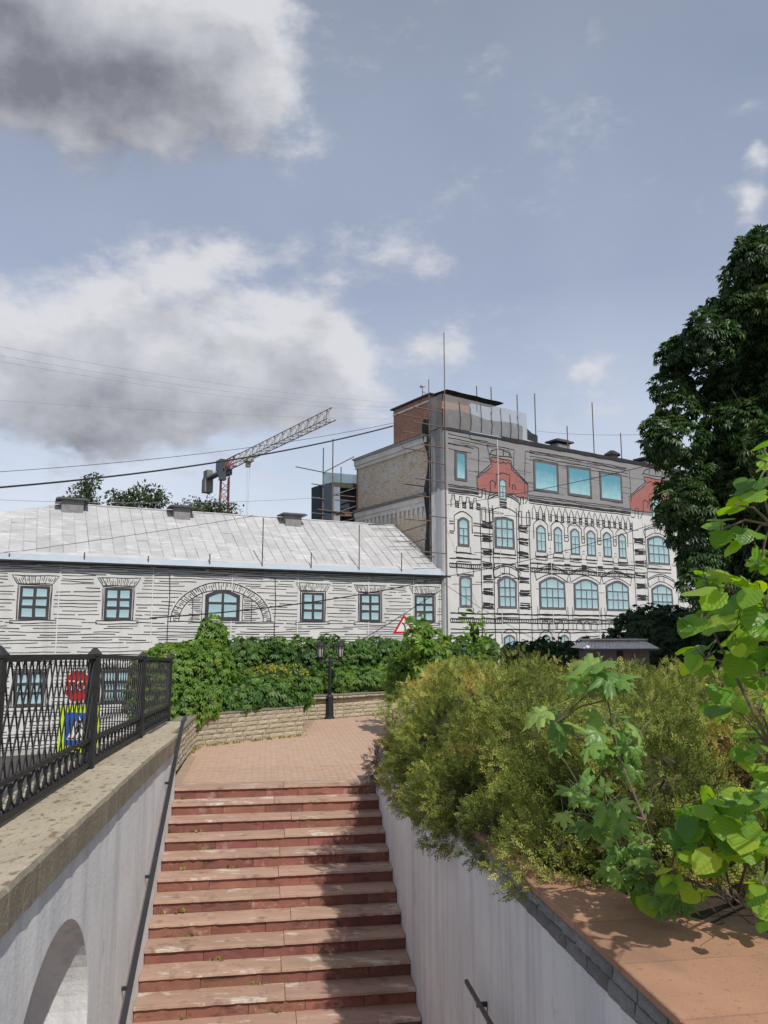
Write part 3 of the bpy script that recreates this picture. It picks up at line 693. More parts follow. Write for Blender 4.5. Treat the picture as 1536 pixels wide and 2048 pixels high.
def rp(u, t): return LF.p(u, rz(t), OV-.30-(DEP+OV-.30)*t)
u = UE0; rr = random.Random(8); seams = MB(); hipu = lambda t: UE0+(UR0-UE0)*t
while u < LU1+.25:
    e = min(u+.62, LU1+.27); t1 = 1.0
    if u < UR0: t1 = (u-UE0)/(UR0-UE0)
    te = 1.0 if e >= UR0 else (e-UE0)/(UR0-UE0)
    rows = [0, .3+rr.uniform(-.08, .08), .64+rr.uniform(-.08, .08), 1.0]
    for a, b_ in zip(rows[:-1], rows[1:]):
        if a >= te: continue
        q = MB(); al, bl = min(a, t1), min(b_, t1); ar, br = min(a, te), min(b_, te); dz = [rr.uniform(-.012, .02) for _ in range(4)]
        lf = np.array(LF.n)*.0
        q.quad(rp(u+.012, al)+UP*dz[0], rp(e-.012, ar)+UP*dz[1], rp(e-.012, br)+UP*dz[2], rp(u+.012, bl)+UP*(dz[3] if bl > al else dz[0]+.001))
        build('roof_panel', q, m_roof, roof)
    if te > .05:
        n = 6; P = [rp(e, te*i/n)+UP*.022+LF.d*rr.uniform(-.02, .02) for i in range(n+1)]
        q = MB(); q.tube(P, .018, 4); build('roof_seam', q, m_roof, roof)
    u = e
q = MB(); q.tube([rp(UR0, 1)+UP*.04, rp(LU1-.5, 1)+UP*.04], .05, 6); build('ridge_cap', q, m_roof, roof)
# wrinkled flashing along the eave
q = MB(); n = 160; vs = []
for i in range(n+1):
    u = UE0+(LU1+.2-UE0)*i/n; w = rr.uniform(-.03, .03)
    vs += [rp(u, 0)+UP*(.0+rr.uniform(0, .03)), rp(u, .02)+UP*(.07+w), rp(u, .055)+UP*(.03+rr.uniform(-.01, .02))]
q.add(vs, [(3*i+j, 3*i+3+j, 3*i+4+j, 3*i+1+j) for i in range(n) for j in (0, 1)]); build('eave_flashing', q, m_roof, roof, smooth=True)
# short and tall snow poles stand on the gutter
m_pole = M('rusty_pole', (.16, .115, .085), (.10, .07, .055), 3, rough=.8)
for i, (px, py0, py1) in enumerate(((18, 1105, 1121), (168, 1103, 1126), (296, 1110, 1132), (419, 1106, 1135), (524, 1034, 1139), (622, 1104, 1142), (718, 1048, 1143), (803, 1104, 1147))):
    u, _ = LF.uz(px, py1, OV-.15); _, zt = LF.uz(px, py0, OV-.15); q = MB(); b0 = LF.p(u, EZ+.16, OV-.13)
    q.tube([b0, b0+UP*(zt-EZ-.2)], .032, 6); q.tube([b0, b0-LF.n*.25+UP*.2], .015, 4); build('gutter_pole', q, m_pole, low)
# roof vents
m_vent = M('vent_metal', (.085, .085, .09), (.12, .12, .125), 2, rough=.6, metal=.3)
m_ventb = M('vent_base', (.26, .26, .26), (.19, .19, .19), 3, rough=.8)
for nm, px, py, wd in (('leftmost', 145, 1000, 1.55), ('middle', 362, 1020, 1.35), ('rightmost', 583, 1040, 1.45)):
    q0 = onpl(px, py, LF.c-LF.n*(DEP-.5), LF.n); u = float(np.dot(q0-LF.c, LF.d)); o = -(DEP-.6)
    v = empty('roof_vent', LF.p(u, RZ-.3, o), {'leftmost': 'flat capped grey roof vent at the left end of the ridge', 'middle': 'flat capped grey roof vent in the middle of the metal roof', 'rightmost': 'flat capped grey roof vent nearest the tower scaffold'}[nm], 'roof vent', 'roof vents on the metal roof')
    q = MB(); q.box(LF.p(u-wd/2+.2, RZ-.75, o-.35), LF.d*(wd-.4), LF.n*.7, UP*.87); build('vent_box', q, m_ventb, v)
    q = MB(); q.box(LF.p(u-wd/2-.1, RZ+.12, o-.6), LF.d*(wd+.2), LF.n*1.2, UP*.07); q.box(LF.p(u-wd/2, RZ+.19, o-.5), LF.d*wd, LF.n*1.0, UP*.05); build('vent_cap', q, m_vent, v)
# ---------------- tall building
tall = empty('tall_building', TF.p(10, GZ), 'tall brick building with its street front under a printed facade banner', 'building')
TW, TD = 46.0, 10.6; T_EAVE = 15.05
m_brick = bpy.data.materials.new('old_brick'); m_brick.use_nodes = True
def brick_mat(m, c1, c2, mortar, patches, pf):
    N = m.node_tree.nodes; L = m.node_tree.links; b = N['Principled BSDF']; b.inputs['Roughness'].default_value = .95
    tc = N.new('ShaderNodeTexCoord'); mp = N.new('ShaderNodeMapping'); mp.inputs['Rotation'].default_value = (math.radians(90), 0, 0)
    # turn so that brick rows are level on this wall: u along the wall, v up
    sx = N.new('ShaderNodeSeparateXYZ'); L.new(tc.outputs['Object'], sx.inputs[0])
    def mm(op, a, v):
        n = N.new('ShaderNodeMath'); n.operation = op
        L.new(a, n.inputs[0]); 
        if isinstance(v, float): n.inputs[1].default_value = v
        else: L.new(v, n.inputs[1])
        return n.outputs[0]
    uu = mm('ADD', mm('MULTIPLY', sx.outputs[0], float(-TF.n[0])), mm('MULTIPLY', sx.outputs[1], float(-TF.n[1])))
    cx = N.new('ShaderNodeCombineXYZ'); L.new(uu, cx.inputs[0]); L.new(sx.outputs[2], cx.inputs[1])
    br = N.new('ShaderNodeTexBrick'); L.new(cx.outputs[0], br.inputs['Vector']); br.inputs['Scale'].default_value = 1.0; br.inputs['Brick Width'].default_value = .27; br.inputs['Row Height'].default_value = .085; br.inputs['Mortar Size'].default_value = .012
    br.inputs['Color1'].default_value = c1+(1,); br.inputs['Color2'].default_value = c2+(1,); br.inputs['Mortar'].default_value = mortar+(1,)
    col = br.outputs['Color']
    st2 = N.new('ShaderNodeVectorMath'); st2.operation = 'MULTIPLY'; st2.inputs[1].default_value = (.9, 3.0, 1); L.new(cx.outputs[0], st2.inputs[0])
    for c, sc_, th, wd in patches:
        n = N.new('ShaderNodeTexNoise'); n.inputs['Scale'].default_value = sc_; n.inputs['Detail'].default_value = 8; n.inputs['Roughness'].default_value = .7; L.new(st2.outputs[0] if sc_ > 3 else tc.outputs['Object'], n.inputs['Vector'])
        r = N.new('ShaderNodeValToRGB'); L.new(n.outputs['Fac'], r.inputs[0]); r.color_ramp.elements[0].position = th; r.color_ramp.elements[1].position = th+wd
        x = N.new('ShaderNodeMix'); x.data_type = 'RGBA'; L.new(r.outputs[0], x.inputs[0]); L.new(col, x.inputs[6]); x.inputs[7].default_value = c+(1,); col = x.outputs[2]
    L.new(col, b.inputs['Base Color'])
    bu = N.new('ShaderNodeBump'); bu.inputs['Strength'].default_value = .9; bu.inputs['Distance'].default_value = .03; bu.invert = True; L.new(br.outputs['Fac'], bu.inputs['Height']); L.new(bu.outputs[0], b.inputs['Normal'])
brick_mat(m_brick, (.48, .33, .21), (.66, .52, .36), (.66, .62, .54), (((.66, .64, .60), .45, .46, .14), ((.52, .33, .13), .9, .54, .10), ((.26, .18, .12), 3.4, .54, .10), ((.70, .67, .62), 4.2, .55, .08)), 0)
m_brick2 = bpy.data.materials.new('red_brick'); m_brick2.use_nodes = True
brick_mat(m_brick2, (.33, .135, .09), (.45, .20, .13), (.42, .31, .24), (((.45, .36, .29), 1.2, .60, .15), ((.17, .075, .05), 2.0, .58, .15)), 0)
q = MB(); q.box(TF.p(0, GZ, -TD), TF.d*TW, TF.n*TD, UP*(T_EAVE-GZ)); build('wall', q, m_brick, tall)
m_lw = M('limewash', (.68, .655, .61), (.57, .54, .49), 1.0, rough=.95, bump=.4, bscale=8, spots=((.36, .31, .25), 2.5, .60, .1))
def SP(s, z, o=0.0): return TF.c-TF.n*s-TF.d*o+UP*z      # side wall: s inward from the corner, o outward
def sband(z0, z1, o, s0=1.6, s1=TD+.15, name='cornice', m=None, dz=.0):
    q = MB(); q.box(SP(s0, z0, -.1), -TF.n*(s1-s0), -TF.d*(o+.1), UP*(z1-z0)); return build(name, q, m or m_lw, tall)
sband(14.55, 14.95, .22); sband(14.30, 14.547, .12); sband(14.95, 15.08, .34, m=M('tin', (.30, .30, .30), rough=.6)); 
sband(10.98, 11.18, .30, m=M('tin2', (.17, .165, .16), rough=.7)); sband(10.62, 10.977, .2); sband(10.32, 10.617, .12)
n = 17
for i in range(n):
    s = 1.9+(TD-2.2)*i/(n-1); q = MB()
    q.box(SP(s-.13, 9.95, -.05), -TF.n*.26, -TF.d*.15, UP*.37); q.box(SP(s-.10, 9.72, -.05), -TF.n*.20, -TF.d*.11, UP*.225); q.box(SP(s-.07, 9.5, -.05), -TF.n*.14, -TF.d*.08, UP*.216)
    build('corbel', q, m_lw, tall)
q = MB(); q.box(SP(TD-.12, 5, -.05), -TF.n*.16, -TF.d*.09, UP*9.3); build('corner_strip', q, m_brick2, tall)
sband(8.3, 9.5, .02, m=m_lw, name='limewash_patch', s0=5.4)
# roof: low tin slope above the mansard and attic storey
m_tin = M('black_roof', (.03, .03, .033), (.05, .05, .052), 2, rough=.7)
q = MB(); q.add([TF.p(-.35, T_EAVE+.04, .35), TF.p(TW, T_EAVE+.04, .35), TF.p(TW, T_EAVE+.9, -TD/2), TF.p(-.2, T_EAVE+.16, -TD/2), TF.p(TW, T_EAVE+.04, -TD-.4), TF.p(-.35, T_EAVE+.04, -TD-.4), TF.p(-.35, T_EAVE-.10, .35), TF.p(TW, T_EAVE-.10, .35)],
      [(0, 1, 2, 3), (3, 2, 4, 5), (6, 7, 1, 0), (0, 3, 5)]); build('roof', q, m_tin, tall)
q = MB(); vs = []; n_ = 60; r_ = random.Random(6)
for i in range(n_+1):
    u = 4.6+(TW-4.6)*i/n_; vs += [TF.p(u, T_EAVE-.12+r_.uniform(-.03, .03), .36), TF.p(u, T_EAVE+.13+r_.uniform(-.02, .02), .40), TF.p(u, T_EAVE+.16, .1)]
q.add(vs, [(3*i+j, 3*i+3+j, 3*i+4+j, 3*i+1+j) for i in range(n_) for j in (0, 1)]); build('roof_edge', q, m_tin, tall)
# brick attic storey rising over the corner
q = MB(); q.box(SP(1.5, T_EAVE-.2, -.05), -TF.n*4.3, TF.d*3.4, UP*(17.75-T_EAVE+.2)); build('attic_storey', q, m_brick2, tall)
q = MB(); q.box(SP(1.3, 17.75, .12), -TF.n*4.7, TF.d*3.7, UP*.10); build('attic_roof', q, m_tin, tall)
q = MB(); q.box(SP(1.52, 17.30, -.04), -TF.n*4.26, -TF.d*.07, UP*.12); build('string_course', q, m_lw, tall)
# banner on the front, wrapped round the corner
q = MB(); k = 50
for i in range(k):
    a, b_ = TW*i/k, TW*(i+1)/k
    for z0, z1 in ((GZ+.3, 4), (4, 8), (8, 11.2)): q.quad(TF.p(a, z0, .3), TF.p(b_, z0, .3), TF.p(b_, z1, .3), TF.p(a, z1, .3))
for i in range(6):
    a, b_ = 1.25*i/6, 1.25*(i+1)/6
    q.quad(SP(b_-.3, GZ+.3, .3+.05*math.sin(b_*7)), SP(a-.3, GZ+.3, .3+.05*math.sin(a*7)), SP(a-.3, 11.2, .3+.04*math.sin(a*6)), SP(b_-.3, 11.2, .3+.04*math.sin(b_*6)))
q.quad(TF.p(-.3, GZ+.3, .3), TF.p(0, GZ+.3, .3), TF.p(0, 11.2, .3), TF.p(-.3, 11.2, .3))
tban = build('banner', q, m_banner, tall); ORG[tban.name] = ORG[tall.name]
GB = 11.05
q = MB(); q.quad(TF.p(0, GB, .306), TF.p(TW, GB, .306), TF.p(TW, T_EAVE+.02, .306), TF.p(0, T_EAVE+.02, .306))
for i in range(6):
    a, b_ = 1.25*i/6, 1.25*(i+1)/6
    q.quad(SP(b_-.3, GB, .31+.05*math.sin(b_*7)), SP(a-.3, GB, .31+.05*math.sin(a*7)), SP(a-.3, 15.1, .31+.04*math.sin(a*6)), SP(b_-.3, 15.1, .31+.04*math.sin(b_*6)))
q.quad(TF.p(-.305, GB, .306), TF.p(0, GB, .306), TF.p(0, 15.08, .306), TF.p(-.305, 15.08, .306))
build('grey_banner', q, m_bgrey, tban)
OB = .3
def z3(x, y): return TF.uz(840+x*.36458, 860+y*.36458, OB)
def wrect(x0, y0, x1, y1):
    xm, ym = (x0+x1)/2, (y0+y1)/2
    return z3(x0, ym)[0], z3(xm, y1)[1], z3(x1, ym)[0], z3(xm, y0)[1]
kT = MB(); kP = MB()
def I(pts, w=.062, wob=.018, m=None): ink(m if m is not None else kT, TF, pts, w, OB+.016, wob, .3)
def I3(pts, w=.055, wob=.03): I([z3(*p) for p in pts], w, wob)
def box_ink(u0, z0, u1, z1, w=.05): I([(u0, z0), (u1, z0), (u1, z1), (u0, z1), (u0, z0)], w)
PW_ = dict(o=OB+.022, fm=m_pframe2)
# mansard windows
for r4 in ((192, 120, 254, 278), (624, 174, 756, 340), (809, 205, 937, 365), (987, 238, 1106, 390)):
    u0, z0, u1, z1 = wrect(*r4); printed_window(TF, tban, u0, z0, u1, z1, [0, 1], [0, 1], 0, .16, .05, pm_=m_pane_big, **PW_); box_ink(u0-.02, z0-.02, u1+.02, z1+.02, .06); box_ink(u0+.13, z0+.13, u1-.13, z1-.13, .05)
# upper storey
def surround(u0, z0, u1, z1, e, rise, ears=True):
    pts = [(u0-e, z0+.9), (u0-e, z1-rise*.3+e*.4)]+[(u0-e+(u1-u0+2*e)*i/6, z1-rise*.3+e*.4+(rise+.12)*math.sin(math.pi*i/6)) for i in range(1, 6)]+[(u1+e, z1-rise*.3+e*.4), (u1+e, z0+.9)]
    I(pts, .06)
def sill(u0, z0, u1, h=.5):
    I([(u0-.08, z0), (u0-.1, z0-h*.55), (u1+.1, z0-h*.55), (u1+.08, z0)], .05); I([(u0-.16, z0-h*.6), (u1+.16, z0-h*.6)], .08); I([(u0-.12, z0-h), (u1+.12, z0-h)], .06)
nar = [(637, 522, 690, 668), (733, 528, 780, 675), (825, 540, 875, 685), (914, 548, 962, 692), (1004, 558, 1050, 700), (1088, 570, 1130, 710)]
zz0 = np.mean([wrect(*r)[1] for r in nar]); zz1 = np.mean([wrect(*r)[3] for r in nar])
prev = None
for r4 in nar:
    u0, _, u1, _ = wrect(*r4); printed_window(TF, tban, u0, zz0, u1, zz1, [0, .5, 1], [0, .38, .72, 1], .25, .13, .06, tops=[0, 1], **PW_)
    surround(u0, zz0, u1, zz1, .22, .25); sill(u0, zz0, u1)
    if prev is not None:
        for z in (zz1-.55, zz1-.7, zz1-1.0): I([(prev+.24, z), (u0-.24, z)], .05)
        for z in (zz0+.3, zz0+.1): I([(prev+.24, z), (u0-.24, z)], .03, .02, kP)
        for dz in (0, .12, .25): I([(prev+.1, zz0-.72-dz), (u0-.1, zz0-.72-dz)], .07)
    box_ink(u0+.05, zz0-1.15, u1-.05, zz0-.8, .05); prev = u1
def big_window(r4, rise, cols=(0, .27, .73, 1), tops=(0, .25, .75, 1), rows=(0, .34, .68, 1), key=True, z0=None):
    u0, zb_, u1, z1 = wrect(*r4); zb_ = z0 if z0 is not None else zb_
    printed_window(TF, tban, u0, zb_, u1, z1, list(cols), list(rows), rise, .16, .10, tops=list(tops), **PW_)
    I([(u0, zb_), (u0, z1-rise)]+[(u0+(u1-u0)*i/8, z1-rise+rise*math.sin(math.pi*i/8)) for i in range(9)]+[(u1, zb_)], .07)
    sill(u0, zb_, u1, .6)
    if key:
        hb_ = .5
        A = [(u0-.25+(u1-u0+.5)*i/10, z1-rise+.12+(rise+.08)*math.sin(math.pi*i/10)) for i in range(11)]; B = [(u0-.4+(u1-u0+.8)*i/10, z1-rise+.12+hb_+(rise+.02)*math.sin(math.pi*i/10)) for i in range(11)]
        I(A, .05); I(B, .06); I([(a, z+.12) for a, z in B], .05); I([A[0], B[0]], .05); I([A[-1], B[-1]], .05); I([A[4], B[4]], .05); I([A[6], B[6]], .05)
    return u0, zb_, u1, z1
# lower storey of big arched windows with consoles under them
zl = z3(720, 985)[1]
for r4 in ((655, 808, 795, 978), (845, 818, 978, 986), (1022, 830, 1145, 992), (1272, 848, 1385, 1004)):
    u0, zb_, u1, z1 = big_window(r4, .38, (0, .25, .5, .75, 1), (0, .25, .75, 1), (0, .34, .67, 1), True, zl)
    for i in range(3):
        a = u0+.15+(u1-u0-.3)*i/3; w = (u1-u0-.3)/3-.12
        I([(a, zl-1.35), (a, zl-.95), (a+w*.25, zl-.8), (a+w*.75, zl-.8), (a+w, zl-.95), (a+w, zl-1.35)], .06)
    for u in (u0-.22, u1+.22): I([(u, zl-1.4), (u, zl+.2)], .04)
big_window((428, 803, 528, 964), .3, (0, .33, .67, 1), (0, .33, .67, 1), (0, .34, .67, 1), True, zl)
u0, zb_, u1, z1 = big_window((410, 480, 515, 652), .1, (0, .33, .67, 1), (0, .33, .67, 1), (0, .31, .66, 1), False)
um = (u0+u1)/2
I([(u0-.45, z1-.1), (u0-.45, zb_-.9)], .05); I([(u1+.45, z1-.1), (u1+.45, zb_-.9)], .05)
hood = [(u0-.55+(u1-u0+1.1)*i/10, z1+1.1+.42*math.sin(math.pi*i/10)) for i in range(11)]
I(hood, .07); I([(a, z+.14) for a, z in hood], .05); I([(a, z-.85) for a, z in hood], .05); I([hood[0], (u0-.45, z1-.1)], .05); I([hood[-1], (u1+.45, z1-.1)], .05)
I([(u0-.1, zb_-1.0), (u1+.1, zb_-1.0), (u1+.1, zb_-1.3), (u1+.3, zb_-1.3), (u1+.3, zb_-1.9), (um+.4, zb_-1.9), (um+.4, zb_-1.6), (um-.4, zb_-1.6), (um-.4, zb_-1.9), (u0-.2, zb_-1.9), (u0-.2, zb_-1.3), (u0-.1, zb_-1.3), (u0-.1, zb_-1.0)], .06)
I([(um-.5, zb_-2.5), (um-.3, zb_-2.1), (um+.3, zb_-2.1), (um+.5, zb_-2.5)], .06)
big_window((1250, 582, 1365, 738), .35, (0, .22, .5, .78, 1), (0, .25, .75, 1), (0, .33, .68, 1), True)
# left corner bay
u0, zb_, u1, z1 = wrect(205, 478, 270, 640); printed_window(TF, tban, u0, zb_, u1, z1, [0, .5, 1], [0, .33, .64, 1], .2, .17, .07, tops=[0, 1], **PW_); surround(u0, zb_, u1, z1, .25, .2); sill(u0, zb_, u1, .7)
I([(u0-.1, zb_-.95), (u1+.1, zb_-.95), (u1+.1, zb_-1.35), (u1+.3, zb_-1.35), (u1+.3, zb_-1.75), (u0-.1, zb_-1.75), (u0-.1, zb_-.95)], .06)
for z in (z1-.35, z1-.5, z1-.95, z1-1.1): I([(.1, z), (u0-.3, z)], .06); I([(u1+.35, z), (u1+2.0, z)], .06)
u0, zb_, u1, z1 = wrect(215, 800, 285, 968); printed_window(TF, tban, u0, zl, u1, z1, [0, .5, 1], [0, .34, .67, 1], .12, .16, .07, tops=[0, 1], **PW_); sill(u0, zl, u1, .6); I([(u0-.15, z1), (u1+.15, z1)], .06)
# basement windows and a gate
zb0 = z3(490, 1122)[1]
for x0, x1 in ((458, 522), (668, 715), (768, 815)):
    a, b_ = z3(x0, 1140)[0], z3(x1, 1140)[0]; printed_window(TF, tban, a, zb0-1.5, b_, zb0, [0, .5, 1], [0, .5, 1], .2, .13, .07, **PW_); surround(a, zb0-1.5, b_, zb0, .15, .2)
I3([(862, 1260), (862, 1150), (885, 1132), (985, 1130)], .06); I3([(875, 1260), (875, 1155), (985, 1140)], .06)
# quoin stripes
for cx0, cx1 in ((340, 402), (540, 603), (1180, 1245), (1412, 1470)):
    a, b_ = z3(cx0, 800)[0], z3(cx1, 800)[0]
    I([(a-.05, 10.4), (a-.05, GZ+1)], .06); I([(b_+.05, 10.4), (b_+.05, GZ+1)], .06)
    z = 9.2
    while z > 3.6:
        for i in range(6): I([(a+wr_.uniform(0, .14), z-.072*i), (b_-wr_.uniform(0, .14), z-.072*i+wr_.uniform(-.05, .05))], .066, .03)
        z -= .86
# belts with a toothed course
def belt(z, u0, u1, h=.22):
    I([(u0, z+.32), (u1, z+.32)], .08); I([(u0, z), (u1, z)], .08); I([(u0, z-h), (u1, z-h)], .07)
    u = u0
    while u < u1: I([(u, z-.02), (u+.02, z-h+.02)], .05, .01); u += .16
qa = [z3(x, 800)[0] for x in (340, 402, 540, 603, 1180, 1245, 1412)]
zbelt = z3(900, 775)[1]
for a, b_ in ((.1, qa[0]-.1), (qa[3]+.1, qa[4]-.1), (qa[6]+.8, TW-1)): belt(zbelt, a, b_, .26)
belt(3.02, .1, 30, .25); I([(0.1, 2.35), (30, 2.35)], .06); I([(.1, 2.15), (30, 2.2)], .07); I([(qa[3], 1.55), (30, 1.5)], .045)
# cornice: bands, corbel arches
zc_ = 11.0
for dz, w in ((.42, .05), (.30, .05), (.12, .09), (.02, .09), (-.12, .05)):
    for a, b_ in ((.05, qa[0]-.15), (qa[3]+.1, qa[4]-.15)): I([(a, zc_+dz), (b_, zc_+dz)], w)
a, b_ = qa[3]+.25, qa[4]-.2; n = 17; w = (b_-a)/n
for i in range(n):
    x = a+w*i
    I([(x+.12, zc_-1.25), (x+.12, zc_-.6), (x+w*.5, zc_-.22), (x+w-.12, zc_-.6), (x+w-.12, zc_-1.25)], .055, .02)
    for j in range(5): I([(x+w-.14, zc_-.75-.11*j), (x+w+.14, zc_-.77-.11*j)], .06, .02)
a, b_ = .15, qa[0]-.2; n = 4; w = (b_-a)/n
for i in range(n):
    x = a+w*i; I([(x+.12, zc_-1.0), (x+.12, zc_-.55), (x+w*.35, zc_-.55), (x+w*.35, zc_-.25), (x+w*.7, zc_-.25), (x+w*.7, zc_-.55), (x+w-.12, zc_-.55), (x+w-.12, zc_-1.0)], .06, .02)
    for j in range(4): I([(x+w-.16, zc_-.6-.12*j), (x+w+.16, zc_-.62-.12*j)], .07, .02)
# mansard lines
for dz in (.25, .5, .85, 1.2): I([(.1, T_EAVE-dz-.1), (qa[0]+wr_.uniform(-1, 1), T_EAVE-dz-.15)], .05); I([(qa[3]+.3, T_EAVE-dz*.7-.3), (qa[4]-.3, T_EAVE-dz*.7-.35)], .05)
I3([(150, 75), (300, 90), (320, 100), (320, 262)], .05); I3([(575, 118), (575, 350)], .05); I3([(365, 80), (515, 110), (512, 215)], .05); I3([(365, 80), (385, 180)], .05); I3([(575, 118), (800, 150), (1130, 215)], .05); I3([(1145, 215), (1160, 395)], .05); I3([(270, 25), (275, 55), (420, 80)], .05)
for i in range(70):
    x = wr_.uniform(.2, 24); z = wr_.uniform(11.3, 14.6); I([(x, z), (x+wr_.uniform(.6, 2.4), z+wr_.uniform(-.05, .05))], .03, .02, kP)
for i in range(40):
    x = wr_.uniform(.2, 24); z = wr_.choice((wr_.uniform(9.6, 10.9), wr_.uniform(6.8, 7.4), wr_.uniform(5.0, 5.6))); I([(x, z), (x+wr_.uniform(1.0, 3.4), z+wr_.uniform(-.1, .1))], .028, .02, kP)
for z in (15.0-.6, 13.2, 12.4, 11.4): pass
# red gables
def gable(poly, lines, x_off):
    q = MB(); q.poly([TF.p(*z3(x+x_off[0], y+x_off[1]), OB+.011) for x, y in poly]); build('red_gable', q, m_bred, tban)
    for l in lines: I3([(x+x_off[0], y+x_off[1]) for x, y in l], .065)
gp = [(388, 150), (500, 168), (503, 212), (590, 302), (592, 378), (528, 365), (520, 352), (385, 340), (375, 338), (315, 328), (310, 268), (397, 196)]
gl = [gp+[gp[0]], [(383, 132), (503, 152)], [(380, 138), (395, 112), (440, 104), (490, 122), (505, 155)], [(420, 108), (418, 135)], [(455, 106), (455, 140)], [(490, 122), (488, 148)], [(305, 258), (390, 186)], [(500, 196), (594, 296)],
      [(393, 168), (410, 182), (425, 172), (440, 186), (455, 176), (470, 188), (485, 180), (500, 190)], [(418, 300), (418, 245), (450, 235), (490, 250), (490, 315)], [(385, 340), (385, 285), (400, 278), (412, 290), (412, 320)], [(505, 330), (505, 300), (520, 305), (525, 330)],
      [(340, 370), (342, 325), (358, 322), (360, 380)], [(370, 380), (384, 345)], [(548, 410), (550, 365), (565, 362), (568, 408)], [(320, 370), (338, 372)], [(575, 405), (592, 378)]]
gable(gp, gl, (0, 0)); gable(gp, gl, (838, 108))
for x_off in ((0, 0), (838, 108)):
    u0, zb_, u1, z1 = wrect(433+x_off[0], 268+x_off[1], 473+x_off[0], 385+x_off[1]); printed_window(TF, tban, u0, zb_, u1, z1, [0, .5, 1], [0, .34, .67, 1], .15, .1, .06, tops=[0, 1], **PW_)
    for j in range(5): I([(u0, zb_-.1-.1*j), (u1, zb_-.1-.1*j)], .07, .02)
for c in ((340, 402), (540, 603)):
    a, b_ = z3(c[0], 500)[0], z3(c[1], 500)[0]
    for u in (a, b_-.3): box_ink(u, 9.3, u+.3, 10.2, .06)
build('pen_lines', kT, m_ink, tban, kind='stuff'); build('pale_pen_lines', kP, m_inkp, tban, kind='stuff')
for u, zt_ in ((4.35, T_EAVE), (9.0, GB-.2), (13.6, GB-.2), (18.9, GB-.2), (23.4, GB-.2)):
    q = MB(); q.quad(TF.p(u, GZ+.3, OB+.02), TF.p(u+.045, GZ+.3, OB+.02), TF.p(u-.04, zt_, OB+.02), TF.p(u-.085, zt_, OB+.02)); build('banner_seam', q, m_seam, tban)
# wrinkled dark netting strip hanging at the edge of the banner
m_net = M('dark_net', (.025, .03, .034), (.04, .047, .05), 2.0, rough=.9, bump=.5, bscale=6)
q = MB(); vs = []; n = 40; r = random.Random(4)
for i in range(n+1):
    z = 16.1-10.4*i/n; x0 = 1.0+.10*math.sin(z*.9)+(.9*(i-36)/4*-1 if i > 36 else 0); wdt = .75+.12*math.sin(z*1.7+1)
    for j in range(4): vs.append(SP(x0+wdt*j/3, z, .22+.10*math.sin(j*2.1+z*1.3)))
q.add(vs, [(4*i+j, 4*i+j+1, 4*i+5+j, 4*i+4+j) for i in range(n) for j in range(3)]); build('netting_strip', q, m_net, None, label='dark netting strip hanging down the brick side wall beside the banner', cat='netting', smooth=True)
# half transparent scaffold net round the attic
def net_mat(name, c, al):
    m = bpy.data.materials.new(name); m.use_nodes = True; N = m.node_tree.nodes; L = m.node_tree.links; b = N['Principled BSDF']; b.inputs['Base Color'].default_value = c+(1,); b.inputs['Roughness'].default_value = .9
    t = N.new('ShaderNodeBsdfTransparent'); tl = N.new('ShaderNodeBsdfTranslucent'); tl.inputs[0].default_value = c+(1,)
    x = N.new('ShaderNodeMixShader'); x.inputs[0].default_value = .45; L.new(b.outputs[0], x.inputs[1]); L.new(tl.outputs[0], x.inputs[2])
    tc = N.new('ShaderNodeTexCoord'); n = N.new('ShaderNodeTexNoise'); n.inputs['Scale'].default_value = .7; L.new(tc.outputs['Object'], n.inputs['Vector']); mr = N.new('ShaderNodeMapRange'); L.new(n.outputs['Fac'], mr.inputs[0]); mr.inputs[1].default_value = .3; mr.inputs[2].default_value = .7; mr.inputs[3].default_value = al-.08; mr.inputs[4].default_value = al+.08
    y = N.new('ShaderNodeMixShader'); L.new(mr.outputs[0], y.inputs[0]); L.new(t.outputs[0], y.inputs[1]); L.new(x.outputs[0], y.inputs[2]); L.new(y.outputs[0], N['Material Output'].inputs['Surface']); return m
netb = empty('scaffold_net', TF.p(3.5, 15.1, .3), 'grey translucent scaffold net wrapped round the top storey', 'netting')
def cloth(F_, u0, u1, z0f, z1f, name, mat_, n=26, amp=.05):
    q = MB(); vs = []
    for i in range(n+1):
        f = i/n; u = u0+(u1-u0)*f
        for j in range(5):
            z = z0f(f)+(z1f(f)-z0f(f))*j/4; vs.append(F_(u, z, amp*math.sin(u*5.3+j)*math.sin(j*.8+.3)))
    q.add(vs, [(5*i+j, 5*i+5+j, 5*i+6+j, 5*i+1+j) for i in range(n) for j in range(4)]); return build(name, q, mat_, netb, smooth=True)
cloth(lambda u, z, o: TF.p(u, z, .34+o), -.3, 7.0, lambda f: 15.12, lambda f: 17.3-.15*f, 'front_net', net_mat('net_grey', (.50, .495, .50), .6))
cloth(lambda u, z, o: SP(u-.3, z, .34+o), 0, 1.35, lambda f: 15.12, lambda f: 17.3, 'side_net', net_mat('net_grey_dense', (.36, .355, .36), .9), 8)
cloth(lambda u, z, o: TF.p(u, z, .36+o), 0.02, 6.6, lambda f: 15.14, lambda f: 16.35-.2*f+.1*math.sin(f*9), 'lower_net', net_mat('net_lower', (.34, .335, .34), .85), 26, .04)
q = MB(); vs = []
for i in range(9): vs += [TF.p(-.1+4.9*i/8, 17.52-.01*i, .5+.04*math.sin(i*2)), TF.p(-.1+4.9*i/8, 17.60-.01*i, -.9)]
q.add(vs, [(2*i, 2*i+2, 2*i+3, 2*i+1) for i in range(8)]+[(2*i+1, 2*i+3, 2*i+2, 2*i) for i in range(0)]); vs2 = [np.array(v)+UP*.06 for v in vs]; q.add(vs2, [(2*i+1, 2*i+3, 2*i+2, 2*i) for i in range(8)])
build('tarpaulin', q, m_tin, netb)
nseam = MB()
